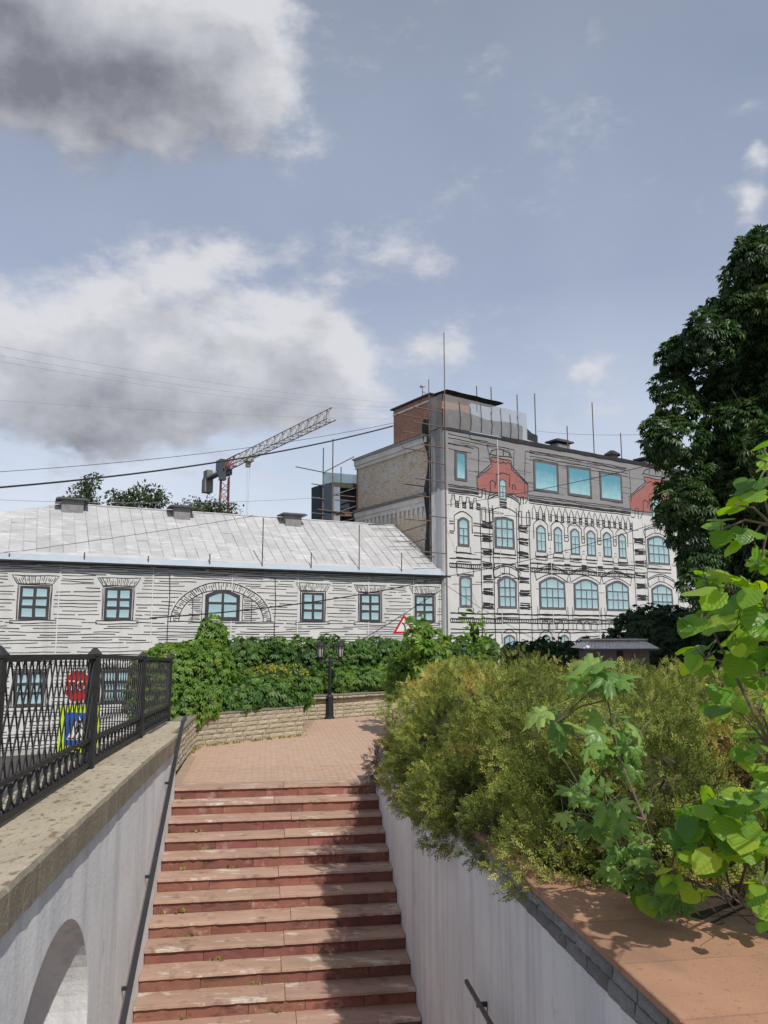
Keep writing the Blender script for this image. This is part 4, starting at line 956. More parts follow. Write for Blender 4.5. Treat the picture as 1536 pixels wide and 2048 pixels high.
for u in (1.0, 1.9, 2.8, 3.7, 4.55, 5.4, 6.1): nseam.tube([TF.p(u, 15.15, .42), TF.p(u+.05, 15.8, .44), TF.p(u-.03, 16.9+.2*math.sin(u*3), .42)], .022, 4)
build('net_seams', nseam, m_ink, netb)
q = MB()
for i, (u, z, l) in enumerate(((7.05, 16.0, 1.7), (7.05, 15.3, 1.7))): pass
q.add([TF.p(7.05, 15.3, .3), TF.p(8.1, 15.2, .25), TF.p(8.1, 15.75, .25), TF.p(7.5, 15.85, .28), TF.p(7.05, 16.1, .3)], [(0, 1, 2, 3, 4)]); build('loose_net', q, m_net, netb)
# ---------------- scaffold poles
m_spole = M('scaffold_pole', (.17, .14, .125), (.11, .09, .08), 2, rough=.7)
m_rpole = M('rusty_scaffold_pole', (.21, .115, .08), (.15, .085, .06), 2, rough=.8)
scaf = empty('corner_scaffold', TF.p(0, GZ, .5), 'corner scaffold poles sticking out past the banner edge of the tall building', 'scaffold')
q = MB(); q.tube([TF.p(-.22, GZ, .42), TF.p(-.22, 21.4, .42)], .034, 6); build('standard', q, m_spole, scaf)
q = MB(); q.tube([SP(1.0, GZ, .42), SP(1.0, 18.6, .42)], .03, 6); build('standard', q, m_spole, scaf)
def z4(x, y): return (560+x*.35156, 660+y*.35156)
for x0, y0, x1, y1 in ((760, 438, 922, 468), (645, 475, 850, 510), (760, 518, 932, 555), (700, 580, 862, 602), (805, 648, 935, 672), (695, 665, 850, 697), (825, 745, 940, 765), (770, 843, 940, 866), (705, 875, 830, 892), (765, 942, 852, 950), (850, 1055, 945, 1068), (715, 1078, 858, 1087), (800, 1258, 945, 1272), (800, 1285, 880, 1290)):
    P0, P1 = z4(x0, y0), z4(x1, y1)
    # level poles square to the side wall: right end held by the scaffold, left end free
    o_r = onpl(P1[0], P1[1], SP(.0, 0, .44), TF.d); s_r = float(np.dot(o_r-TF.c, -TF.n)); s_r = min(max(s_r, -.6), 9)
    n_ = TF.n
    a = onpl(P1[0], P1[1], TF.c-TF.n*s_r, TF.n); b_ = onpl(P0[0], P0[1], TF.c-TF.n*s_r, TF.n); b_[2] = a[2]+(b_[2]-a[2])*.5
    q = MB(); q.tube([a, b_], .038, 6); build('putlog', q, m_rpole if y0 > 420 and (x0 % 2) else m_spole, scaf)
for x0, y0, x1, y1 in ((690, 1150, 832, 1105), (725, 1220, 832, 1186), (905, 1160, 1000, 1140), (945, 1275, 1010, 1255), (925, 760, 968, 742), (600, 1000, 470, 990)):
    P0, P1 = z4(x0, y0), z4(x1, y1); a = onpl(P0[0], P0[1], SP(0, 0, .5), TF.d) if x0 < 900 and x0 > 640 else None
    if a is None: continue
    b_ = onpl(P1[0], P1[1], SP(0, 0, .5), TF.d); q = MB(); q.tube([a, b_], .035, 6); build('ledger', q, m_spole, scaf)
# single poles standing along the roof edge
for i, (px, py0, py1, w) in enumerate(((953, 772, 808, 'first thin pole over the top net'), (982, 774, 812, 'second thin pole over the top net'), (1034, 789, 822, 'thin pole at the right end of the top net'), (1069, 787, 880, 'tall pole beside the top net over the grey mansard'), (1134, 852, 893, 'short pole beside the flat capped chimney'), (1184, 805, 908, 'tallest thin pole standing alone on the mansard edge'), (1241, 866, 920, 'thin pole right of the round chimney'))):
    u, z1 = TF.uz(px, py0, .2); q = MB(); z0 = T_EAVE+.03 if px > 1050 else 16.6
    u0, _ = TF.uz(px+(py1-py0)*(px-768)/9600, py1, .2)
    q.tube([TF.p(u0, z0, .2), TF.p(u0, z1, .2)], .04, 6); build('scaffold_pole', q, m_spole, None, label=w, cat='pole', group='poles along the roof edge')
# rooftop pieces
def chimney(px, py, w, h, label, kind):
    u, z = TF.uz(px, py, -1.2); c = empty('chimney', TF.p(u, z-1.2, -1.2), label, 'chimney')
    if kind == 'round':
        q = MB(); q.tube([TF.p(u, T_EAVE, -1.2), TF.p(u, z+h, -1.2)], w/2, 12); build('stack', q, m_brick2, c); q = MB(); q.tube([TF.p(u, z+h, -1.2), TF.p(u, z+h+.12, -1.2), TF.p(u, z+h+.42, -1.2)], [w*.72, w*.7, w*.2], 12); build('cap', q, m_tin, c)
    else:
        q = MB(); q.box(TF.p(u-w/2, T_EAVE, -1.6), TF.d*w, TF.n*.8, UP*(z+h-T_EAVE)); build('stack', q, m_ventb, c)
        q = MB(); q.box(TF.p(u-w*.7, z+h+.12, -1.8), TF.d*w*1.4, TF.n*1.2, UP*.12); q.box(TF.p(u-w*.45, z+h+.24, -1.6), TF.d*w*.9, TF.n*.8, UP*.12)
        for e in (-.4, .3): q.box(TF.p(u+w*e, z+h, -1.5), TF.d*.1, TF.n*.5, UP*.13)
        build('cap', q, m_vent, c)
chimney(1119, 890, 1.3, .0, 'flat capped square chimney on the mansard roof', 'flat'); chimney(1224, 912, .9, .0, 'round brick chimney with a conical cap', 'round'); chimney(1296, 925, 1.6, .0, 'wide flat capped chimney half hidden by the tree', 'flat')
ant = empty('tv_antenna', SP(2.0, 17.84, -.4), 'small television antenna on the brick attic roof', 'antenna')
b0 = onpl(845, 790, SP(0, 0, -.4), TF.d); b0[2] = 17.8; q = MB(); q.tube([b0, b0+UP*1.0], .03, 5); build('mast', q, m_spole, ant)
q = MB(); q.tube([b0+UP*.9-TF.d*.15, b0+UP*.98+TF.d*.25], .025, 4); q.tube([b0+UP*.62-TF.d*.05, b0+UP*.5+TF.d*.3], .02, 4); q.cbox(b0+UP*.93-TF.d*.12, .16, .1, .12); build('aerial', q, m_spole, ant)
# dark flue sheet left of the attic storey
# ---------------- dark netted scaffold behind the low roof
rs = empty('netted_scaffold', SP(10.8, 8, 1.5), 'dark netted scaffold tower standing behind the low metal roof', 'scaffold')
def RS(px, py, s): return onpl(px, py, TF.c-TF.n*s, TF.n)
S0 = 10.9
pl = lambda px, py: RS(px, py, S0)
q = MB(); q.quad(pl(646, 968), pl(667, 965), pl(667, 1060), pl(646, 1060)); q.quad(pl(646, 1060), pl(646, 968), pl(646, 968)-TF.n*1.8, pl(646, 1060)-TF.n*1.8)
m_bnet = M('navy_net', (.028, .042, .062), (.04, .055, .075), 1, rough=.9, bump=.4, bscale=5); build('net_panel', q, m_bnet, rs)
q = MB(); q.quad(RS(680, 968, S0+.7), RS(716, 972, S0+.7), RS(716, 1060, S0+.7), RS(680, 1060, S0+.7)); build('net_panel', q, m_bnet, rs)
q = MB(); q.quad(pl(647, 944), pl(716, 950), pl(716, 978), pl(647, 972)); build('top_net', q, net_mat('green_net', (.07, .16, .17), .72), rs)
q = MB(); q.quad(RS(666, 968, S0+1.4), RS(684, 968, S0+1.4), RS(684, 1060, S0+1.4), RS(666, 1060, S0+1.4)); build('back_net', q, net_mat('green_net2', (.30, .40, .40), .6), rs)
m_plank = M('scaffold_plank', (.20, .145, .10), (.13, .095, .07), 3, rough=.9)
for py in (966, 1024, 1046):
    a, b_ = pl(664, py), pl(714, py+3); q = MB(); q.box(a-TF.n*.0, b_-a, -TF.n*1.3, UP*.07); q.box(a+UP*-.25, b_-a, -TF.n*.06, UP*.2); build('platform', q, m_plank, rs)
for px, py in ((647, 896), (666, 878)):
    a = pl(px, py); q = MB(); q.tube([np.array([a[0], a[1], 7.5]), a], .05, 6); build('standard', q, m_spole, rs)
a = pl(693, 930); q = MB(); q.tube([np.array([a[0], a[1], 8.5])-TF.n*.8, a-TF.n*.8], .045, 6); build('standard', q, m_spole, rs)
for x0, y0, x1, y1 in ((590, 934, 650, 946), (622, 968, 648, 972), (622, 995, 648, 999), (634, 1019, 690, 1026), (622, 1026, 648, 1029), (665, 990, 715, 995), (668, 1000, 716, 1004)):
    q = MB(); q.tube([pl(x0, y0)+TF.n*.1, pl(x1, y1)+TF.n*.1], .04, 5); build('ledger', q, m_spole, rs)
for x0, y0, x1, y1 in ((648, 944, 706, 914), (668, 990, 725, 971), (672, 1026, 723, 1008), (668, 1047, 722, 1034)):
    q = MB(); q.tube([pl(x0, y0)+TF.n*.15, pl(x1, y1)+TF.n*.15-UP*.0], .04, 5); build('brace', q, m_spole, rs)
# ---------------------------------------------------------------- foliage tools
def nrmz(v): return v/(np.linalg.norm(v, axis=-1, keepdims=True)+1e-9)
def leafmesh(name, tv, tf, pos, ax, nr, sc, mat, parent=None, rnd=None, **kw):
    """bake one leaf template at many places into one mesh"""
    tv = np.asarray(tv, float); tf = np.asarray(tf, int); n = len(pos); k = len(tv); m = tf.shape[1]
    a = nrmz(ax); nn = nr-(nr*a).sum(1, keepdims=True)*a; nn = nrmz(nn); sd_ = np.cross(a, nn); sc = np.asarray(sc).reshape(-1, 1, 1)
    V = pos[:, None, :]+sc*(tv[None, :, 0:1]*sd_[:, None]+tv[None, :, 1:2]*a[:, None]+tv[None, :, 2:3]*nn[:, None])
    V = V.reshape(-1, 3); Fc = (tf[None]+(np.arange(n)*k)[:, None, None]).reshape(-1, m)
    org = ORG[parent.name] if parent is not None else np.array([V[:, 0].mean(), V[:, 1].mean(), V[:, 2].min()])
    me = bpy.data.meshes.new(name); me.vertices.add(len(V)); me.vertices.foreach_set('co', (V-org).astype(np.float32).ravel())
    me.loops.add(Fc.size); me.loops.foreach_set('vertex_index', Fc.astype(np.int32).ravel()); me.polygons.add(len(Fc)); me.polygons.foreach_set('loop_start', np.arange(0, Fc.size, m, dtype=np.int32)); me.polygons.foreach_set('loop_total', np.full(len(Fc), m, dtype=np.int32))
    me.update(calc_edges=True)
    rnd = RNG.random(n) if rnd is None else rnd
    at = me.attributes.new('rnd', 'FLOAT', 'FACE'); at.data.foreach_set('value', np.repeat(rnd, len(tf)).astype(np.float32))
    me.materials.append(mat); o = bpy.data.objects.new(name, me); COL.objects.link(o)
    if parent is not None: o.parent = parent
    else: o.location = tuple(org)
    ORG[o.name] = org
    return tag(o, **kw)
def vnoise(p, f, seed=0.0): return np.array([mnoise.noise(Vector((float(x)*f+seed, float(y)*f-seed, float(z)*f+2*seed))) for x, y, z in p])
def blob_points(blobs, dens, lump=.16, lf=1.6, inner=.80, seed=0.0, depth=.25, face=None):
    """points with normals over the union of ellipsoids (centre, three radius vectors or radii); depth spreads them inward"""
    P = []; Nn = []; W_ = []
    B = []
    for b in blobs:
        c = np.array(b[0], float); R = np.array(b[1], float); B.append((c, R))
    for i, (c, R) in enumerate(B):
        area = 4*math.pi*((R[0]*R[1])**1.6/3+(R[0]*R[2])**1.6/3+(R[1]*R[2])**1.6/3)**(1/1.6); n = int(area*dens)
        d = nrmz(RNG.normal(size=(n, 3))); nr = nrmz(d/R)
        if face is not None:
            keep = ((nr*nrmz(CAM-c)).sum(1) > face) | (RNG.random(n) < .25); d, nr = d[keep], nr[keep]; n = len(d)
        if n == 0: continue
        r = 1+lump*vnoise(d*R+c, lf, seed)*1.6; r = r-depth*RNG.random(n)**2
        p = c+d*R*r[:, None]
        ok = np.ones(n, bool)
        for j, (c2, R2) in enumerate(B):
            if j != i: ok &= (((p-c2)/R2)**2).sum(1) > inner**2
        P.append(p[ok]); Nn.append(nr[ok])
    return np.concatenate(P), np.concatenate(Nn)
def core(name, blobs, f, mat, parent, lump=.1):  # solid filler inside the blobs, blocks the view through the foliage
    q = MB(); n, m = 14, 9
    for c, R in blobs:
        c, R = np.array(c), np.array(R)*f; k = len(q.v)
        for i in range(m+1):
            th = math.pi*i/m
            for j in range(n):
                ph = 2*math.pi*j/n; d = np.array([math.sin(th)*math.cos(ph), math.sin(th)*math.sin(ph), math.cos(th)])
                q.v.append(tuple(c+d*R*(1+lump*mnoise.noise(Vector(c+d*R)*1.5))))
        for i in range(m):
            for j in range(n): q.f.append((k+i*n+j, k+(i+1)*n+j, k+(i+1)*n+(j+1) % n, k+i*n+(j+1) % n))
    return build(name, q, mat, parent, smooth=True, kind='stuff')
# leaf shapes: x side, y to the tip, z normal
def leaflet(y0, l, w, ang, droop, base=(0, 0)):
    """folded lance shape from the base point, turned by ang in the leaf plane: 6 vertices, 4 triangles"""
    ca, sa = math.cos(ang), math.sin(ang); out = []
    for x, y, z in ((0, 0, 0), (-w/2, .55*l, w*.18), (w/2, .55*l, w*.18), (0, .6*l, -droop*.35), (0, l, -droop)):
        out.append((base[0]+x*ca+y*sa, base[1]+y0-x*sa+y*ca, z))
    return out
LF_F = [(0, 3, 1), (0, 2, 3), (1, 3, 4), (3, 2, 4)]
def compound(angles, lens, w, droop):
    v = []; f = []
    for a, l in zip(angles, lens):
        k = len(v); v += leaflet(0, l, w*l, math.radians(a), droop*l); f += [tuple(i+k for i in t) for t in LF_F]
    return v, f
T_CREEP = compound((-75, -35, 0, 35, 75), (.7, .92, 1, .92, .7), .50, .40)
T_CHEST = compound((-105, -62, -28, 0, 28, 62, 105), (.55, .8, .95, 1, .95, .8, .55), .36, .50)
T_PLAIN = ([(0, 0, 0), (-.28, .5, .05), (.28, .5, .05), (0, .52, -.04), (0, 1, -.2)], LF_F)
def spray_t(n=9, seed=1):
    """feathery twig: scale-like leaflets along a stem"""
    r = random.Random(seed); v = []; f = []
    for i in range(n):
        y = .12+.88*i/n; sg = 1 if i % 2 else -1; l = .34*(1-.4*i/n)*r.uniform(.8, 1.2); a = sg*r.uniform(.45, 1.1); z = r.uniform(-.12, .14); w = .11
        tx, ty = math.sin(a)*l, math.cos(a)*l; nx, ny = ty/l*w/2, -tx/l*w/2; k = len(v)
        v += [(0, y, 0), (tx*.55+nx, y+ty*.55+ny, z*.6), (tx, y+ty, z), (tx*.55-nx, y+ty*.55-ny, z*.6)]; f += [(k, k+1, k+2), (k, k+2, k+3)]
    return v, f
T_SPRAY = [spray_t(11, i) for i in range(3)]
g_creep = leaf_mat('creeper_leaf', [(0, (.045, .105, .024)), (.5, (.075, .165, .034)), (.85, (.115, .215, .042)), (1, (.17, .25, .05))], .34, .42, .45)
g_creep2 = leaf_mat('yellow_green_creeper_leaf', [(0, (.07, .15, .026)), (.5, (.125, .235, .038)), (.85, (.18, .29, .045)), (1, (.25, .30, .05))], .36, .42, .45)  # brighter, yellower green than the plain creeper leaf
g_dark = leaf_mat('shaded_creeper_leaf', [(0, (.012, .036, .012)), (.6, (.022, .056, .018)), (1, (.04, .085, .025))], .2, .45, .4)  # tree shade over the hedges put into this darker leaf colour
g_jun = leaf_mat('juniper_spray', [(0, (.075, .10, .022)), (.35, (.18, .22, .05)), (.62, (.31, .34, .085)), (.82, (.47, .46, .125)), (.93, (.40, .29, .085)), (1, (.37, .20, .065))], .25, .6, .2)
g_chest = leaf_mat('chestnut_leaf', [(0, (.026, .062, .02)), (.5, (.044, .096, .026)), (.85, (.075, .13, .034)), (1, (.13, .165, .045))], .26, .42, .45)
g_far = leaf_mat('distant_leaf', [(0, (.045, .07, .03)), (1, (.09, .115, .055))], .25, .6, .2)
m_core = M('dark_foliage_core', (.018, .036, .012), (.03, .05, .018), 4, rough=1)  # filler colour: shade inside the foliage painted as near-black green
m_jcore = M('dark_shrub_core', (.04, .042, .015), (.06, .052, .022), 5, rough=1, bump=.6)  # filler colour: shade between the sprays painted as dark olive
m_bark = M('bark', (.075, .058, .045), (.045, .036, .03), 6, rough=.95, bump=.9, bscale=18, stretch=(1, 1, .3))
m_twig = M('twig', (.16, .12, .09), (.10, .075, .055), 8, rough=.9)
def creeper(name, blobs, label, cat, mat, dens=75, size=(.13, .20), inner=.86, coref=.76, droop=.75, tmpl=T_CREEP, out=.55, lump=.14, face=-.25, dark_core=None, depth=.22, upn=.45):
    base = np.array(blobs[0][0], float); base[2] = min(b[0][2]-b[1][2] for b in blobs)
    t = empty(name, base, label, cat)
    P, Nn = blob_points(blobs, dens, lump, 1.7, inner, 3.0, depth, face); n = len(P)
    ax = Nn*out+RNG.normal(size=(n, 3))*.38-UP*droop; nr = Nn*.8+UP*upn+RNG.normal(size=(n, 3))*.32
    rnd = np.clip(.5+.55*vnoise(P, 1.1, 5.0)+RNG.normal(size=n)*.22, 0, 1)
    leafmesh('foliage', tmpl[0], tmpl[1], P, ax, nr, RNG.uniform(size[0], size[1], n), mat, t, rnd)
    core('dark_core', blobs, coref, m_core, t); return t  # solid mass, coloured dark in place of shade among the leaves
# creeper mound at the fence end, with the taller lump that climbs a pole
creeper('creeper_mound', [((-4.35, 15.9, 1.0), (.75, .9, .95)), ((-3.75, 16.6, 1.15), (.65, .9, .8)), ((-3.95, 15.6, .65), (.55, .7, .65)), ((-4.6, 16.9, 1.05), (.8, .9, .85)), ((-3.78, 17.2, 2.0), (.34, .34, .50)), ((-4.0, 17.0, 1.55), (.62, .6, .5)), ((-3.55, 15.75, .75), (.35, .45, .42))],
        'bushy green creeper mound spilling over the end of the iron fence', 'climbing plant', g_creep2, 150, (.085, .14), depth=.2)
creeper('creeper_bank', [((-3.1, 16.45, .80), (.62, .5, .34)), ((-2.5, 17.05, .80), (.6, .5, .34)), ((-2.1, 17.55, .80), (.40, .55, .34)), ((-2.9, 17.3, .85), (.8, .7, .42)), ((-2.3, 18.3, .8), (.7, .8, .42)), ((-3.5, 17.6, .9), (.8, .8, .5))],
        'low bank of drooping green leaves over the planter wall', 'ground cover', g_creep, 170, (.09, .15), depth=.15)
hedge = []
A, B = np.array([-4.6, 20.6]), np.array([2.9, 24.6])
for i in range(11):
    f = i/10; p = A+(B-A)*f; hedge.append(((p[0], p[1], 1.18+.03*math.sin(i*2.1)), (.62, .55, .84)))
    hedge.append(((p[0]+.2, p[1]-.1, 1.55+.05*math.sin(i*1.3)), (.5, .42, .46)))
creeper('creeper_hedge', hedge, 'tall dark green creeper hedge behind the lamp post', 'hedge', g_creep, 150, (.085, .135), inner=.9, coref=.76, depth=.28)
creeper('creeper_border', [((-1.35, 20.95, .86), (.55, .35, .34)), ((-.5, 21.35, .90), (.6, .4, .38)), ((.25, 22.05, .92), (.6, .4, .40)), ((.95, 22.6, .92), (.6, .4, .40)), ((1.7, 23.2, .95), (.6, .4, .42)), ((-1.9, 20.6, .84), (.4, .4, .32))],
        'leafy green border on top of the stone wall right of the lamp post', 'ground cover', g_creep2, 170, (.085, .135), depth=.15)
creeper('clipped_hedge', [((5.1+.95*i, 29.5+.35*i, 1.0), (.8, .7, .92)) for i in range(6)], 'dark clipped hedge left of the small kiosk', 'hedge', g_dark, 70, (.14, .22), inner=.9)
creeper('yellow_spirea', [((-2.6, 17.75, 1.12), (.5, .4, .30)), ((-2.2, 18.1, 1.12), (.45, .4, .30)), ((-2.95, 17.6, 1.08), (.4, .35, .24))], 'small yellow green shrub behind the planter leaves', 'shrub', leaf_mat('yellow_leaf', [(0, (.17, .23, .03)), (.7, (.28, .32, .04)), (1, (.40, .32, .05))], .3, .5, .3), 260, (.05, .10), tmpl=T_PLAIN, droop=-.6, out=.4)
creeper('round_hedge', [((11.1, 31.5, 1.35), (2.15, 1.8, 1.95)), ((13.3, 31.2, 1.35), (2.2, 1.8, 1.95)), ((15.8, 31.0, 1.2), (2.2, 1.8, 1.9)), ((12.0, 31.3, .6), (2.8, 1.9, 1.6)), ((9.9, 31.2, .7), (1.05, 1.3, 2.0))], 'big dark rounded creeper thicket behind the kiosk', 'hedge', g_dark, 42, (.17, .27), inner=.9)
# ---------------------------------------------------------------- golden junipers on the planter
def juniper(blobs, label, name='juniper_shrub', dens=900, size=(.065, .115)):
    bl = [((st(s, SW+t, z)), (rr_, ra_, rz_)) for s, t, z, ra_, rr_, rz_ in blobs]
    base = np.array(bl[0][0], float); base[2] = .55; t = empty(name, base, label, 'shrub', 'golden junipers on the planter')
    P, Nn = blob_points(bl, dens, .34, 2.1, .84, 7.0, .32, -.3); n = len(P)
    # tufts: whole bunches lean together, with a shade and tint of their own
    tuft = np.stack([vnoise(P, 3.2, 1.0), vnoise(P, 3.2, 9.0), vnoise(P, 3.2, 17.0)], 1)
    P = P+Nn*(.14*vnoise(P, 4.2, 23.0))[:, None]
    ax = Nn*.9+UP*.30+tuft*1.1+RNG.normal(size=(n, 3))*.55; nr = RNG.normal(size=(n, 3))+UP*.6+Nn*.5
    rnd = np.clip(.40+.75*vnoise(P, 2.3, 31.0)+.25*vnoise(P, .8, 3.0)+RNG.normal(size=n)*.15, 0, 1); sc = RNG.uniform(size[0], size[1], n)
    k = n//3
    for i in range(3):
        sl = slice(i*k, (i+1)*k if i < 2 else n); leafmesh('sprays', T_SPRAY[i][0], T_SPRAY[i][1], P[sl], ax[sl], nr[sl], sc[sl], g_jun, t, rnd[sl])
    core('dark_shrub_core', bl, .68, m_jcore, t, .3)  # solid filler mass whose dark colour stands for shade in the shrub
    q = MB()
    for b in bl[:2]:
        c = np.array(b[0])
        for j in range(5): q.tube([np.array([c[0]+random.uniform(-.1, .1), c[1]+random.uniform(-.1, .1), .5]), c+RNG.normal(size=3)*.15, c+np.array([random.uniform(-1, 1)*b[1][0]*.8, random.uniform(-1, 1)*b[1][1]*.8, b[1][2]*.7])], [.025, .015, .006], 5)
    build('branches', q, m_twig, t, kind='stuff')
juniper([(-1.5, .95, .98, 1.15, .76, .64), (-.7, 1.3, 1.08, .9, .7, .64), (-2.0, .30, .74, .7, .40, .32)], 'golden juniper shrub nearest the top of the stairs')
juniper([(-3.0, .65, .98, 1.15, .85, .70), (-2.9, .14, .66, 1.0, .40, .40)], 'golden juniper hanging over the planter wall halfway down the stairs')
juniper([(-4.8, .80, .92, 1.15, .85, .70), (-4.3, .12, .66, .85, .40, .36), (-5.4, .30, .74, .7, .45, .30)], 'golden juniper lowest along the planter wall, hanging above the painted face')
juniper([(-6.2, 1.0, .92, 1.0, .75, .58), (-5.9, 1.9, .95, 1.0, .9, .66), (-6.4, .40, .76, .6, .40, .28)], 'golden juniper nearest the viewer at the edge of the sandstone ledge')
juniper([(.1, 2.1, 1.02, 1.3, 1.25, .64), (-1.6, 2.3, 1.0, 1.3, 1.2, .66)], 'golden juniper in the second row beside the plaza', dens=600)
juniper([(-3.4, 2.5, 1.0, 1.3, 1.2, .72), (-5.0, 2.1, .92, 1.0, .9, .66)], 'golden juniper behind the maple sapling', dens=600)
juniper([(-1.0, 4.6, .98, 1.5, 1.4, .60), (.6, 4.3, .95, 1.2, 1.3, .52)], 'golden juniper in front of the small kiosk', dens=480)
juniper([(-3.6, 4.8, 1.0, 1.5, 1.3, .72), (-2.2, 6.3, 1.05, 1.6, 1.3, .72)], 'golden juniper farthest right, behind the linden leaves', dens=430)
# ---------------------------------------------------------------- horse chestnut
def chestnut():
    t = empty('chestnut_tree', (13.2, 23.5, -.1), 'huge dark green horse chestnut tree on the right', 'tree')
    r = random.Random(21); bl = []
    cont = [(1470, 500, .8), (1452, 545, .55), (1500, 480, .8), (1425, 610, .8), (1370, 660, .85), (1325, 700, .65), (1312, 760, .6), (1330, 800, .55), (1296, 845, .55), (1290, 880, .45), (1330, 870, .6), (1350, 930, .6), (1310, 905, .35), (1335, 985, .75), (1320, 1020, .55), (1345, 1060, .6), (1370, 1110, .6), (1385, 1160, .6), (1405, 1200, .6), (1400, 1010, .8)]
    for x, y, R in cont: bl.append((onY(x+R*52, y+R*20, 22+r.uniform(-1.2, 1.2)), (R, R, R*.8)))
    for i in range(150):
        y = r.uniform(440, 1290); xl = np.interp(y, [440, 500, 600, 700, 860, 1000, 1100, 1200, 1290], [1560, 1540, 1500, 1440, 1400, 1430, 1450, 1480, 1500]); x = r.uniform(xl+20, 1900)
        if 660 < y < 960 and x < 1420 and r.random() < .55: continue
        R = r.uniform(.65, 1.15); bl.append((onY(x, y, r.uniform(20.5, 25.5)), (R, R, R*.8)))
    for i in range(26):   # the side away from the viewer
        bl.append((np.array([r.uniform(12.5, 18), r.uniform(25, 28), r.uniform(3, 14)]), (1.4, 1.4, 1.1)))
    P, Nn = blob_points(bl, 52, .26, 1.4, .62, 9.0, .35, -.35); n = len(P)
    ax = Nn*.7-UP*.35+RNG.normal(size=(n, 3))*.4; nr = UP*.9+Nn*.55+RNG.normal(size=(n, 3))*.25
    rnd = np.clip(.42+.6*vnoise(P, .55, 2.0)+RNG.normal(size=n)*.2, 0, 1)
    leafmesh('crown', T_CHEST[0], T_CHEST[1], P, ax, nr, RNG.uniform(.15, .27, n), g_chest, t, rnd)
    core('dark_crown_core', [b for b in bl if b[1][0] > .6], .62, m_core, t)  # solid dark lumps, the crown's inner shade put into their colour
    q = MB(); base = np.array([13.2, 23.5, -.1]); top = np.array([13.4, 23.6, 11.5])
    tr = [base+(top-base)*i/6+np.array([.15*math.sin(i), .1*math.cos(i*1.3), 0]) for i in range(7)]; q.tube(tr, [.48, .42, .36, .3, .23, .16, .08], 12); build('trunk', q, m_bark, t, smooth=True)
    q = MB()
    for b in bl[:70]:
        c = np.array(b[0]); k = r.randint(1, 4); a = tr[k]; q.tube([a, a+(c-a)*.45+UP*.4, a+(c-a)*.8], [.12, .06, .015], 6)
    build('limbs', q, m_bark, t)
    # upright seed clusters
    k = 700; idx = RNG.choice(n, k, replace=False); leafmesh('seed_clusters', T_SPRAY[0][0], T_SPRAY[0][1], P[idx]+UP*.08, np.tile(UP, (k, 1))+RNG.normal(size=(k, 3))*.25, RNG.normal(size=(k, 3)), RNG.uniform(.15, .28, k), leaf_mat('seed_cluster', [(0, (.10, .13, .03)), (1, (.19, .19, .06))], .2, .6), t)
chestnut()
# ---------------------------------------------------------------- young linden and maple beside the camera
def linden_leaf(seed):
    r = random.Random(seed); v = []; f = []; rows = 9; cols = 6
    for i in range(rows+1):
        t = i/rows; w = .50*math.sin(math.pi*min(1, (t*.93+.07))**.82)**.75 if i < rows else 0.0
        yb = t-(.10*(1-t) if False else 0)
        for j in range(cols+1):
            x = (j/cols*2-1); yy = t-.13*abs(x)**1.5*(1-t)**2*1.0
            if abs(x) == 1 and 0 < i < rows: w2 = w*(1+(.05 if i % 2 else -.03))
            else: w2 = w
            z = .16*abs(x)*w-.28*t*t*.6+.02*math.sin(9*t)*abs(x)+r.uniform(-.008, .008)-.12*abs(x)**3*w
            v.append((x*w2, yy, z))
    for i in range(rows):
        for j in range(cols): a = i*(cols+1)+j; f.append((a, a+1, a+cols+2, a+cols+1))
    b = MB(); b.add(v, f); b.tube([(0, -.45, -.05), (.01, -.2, -.03), (0, 0, 0)], .012, 4); return b
def maple_leaf(seed):
    r = random.Random(seed); half = [(0, 1.0), (8, .76), (14, .80), (19, .58), (27, .44), (35, .64), (41, .66), (48, .96), (55, .72), (63, .72), (68, .52), (78, .40), (90, .52), (101, .66), (113, .50), (126, .44), (148, .26), (170, .10)]
    pol = [(a, R) for a, R in half]+[(-a, R) for a, R in half[:0:-1]]; v = [(0, .42, .03)]; f = []
    for a, R in pol:
        R *= r.uniform(.94, 1.06); x, y = R*math.sin(math.radians(a))*.66, .42+R*math.cos(math.radians(a))*.60
        mid = (x*.55, .42+(y-.42)*.55, .035); v.append(mid); v.append((x, y, -.16*R*R+r.uniform(-.03, .03)))
    n = len(pol)
    for i in range(n):
        a, b_ = 1+2*i, 1+2*((i+1) % n); f += [(0, b_, a), (a, b_, b_+1, a+1)]
    b = MB(); b.add(v, f); b.tube([(0, -.6, -.15), (.01, -.25, -.02), (0, .42, .02)], .012, 4); return b
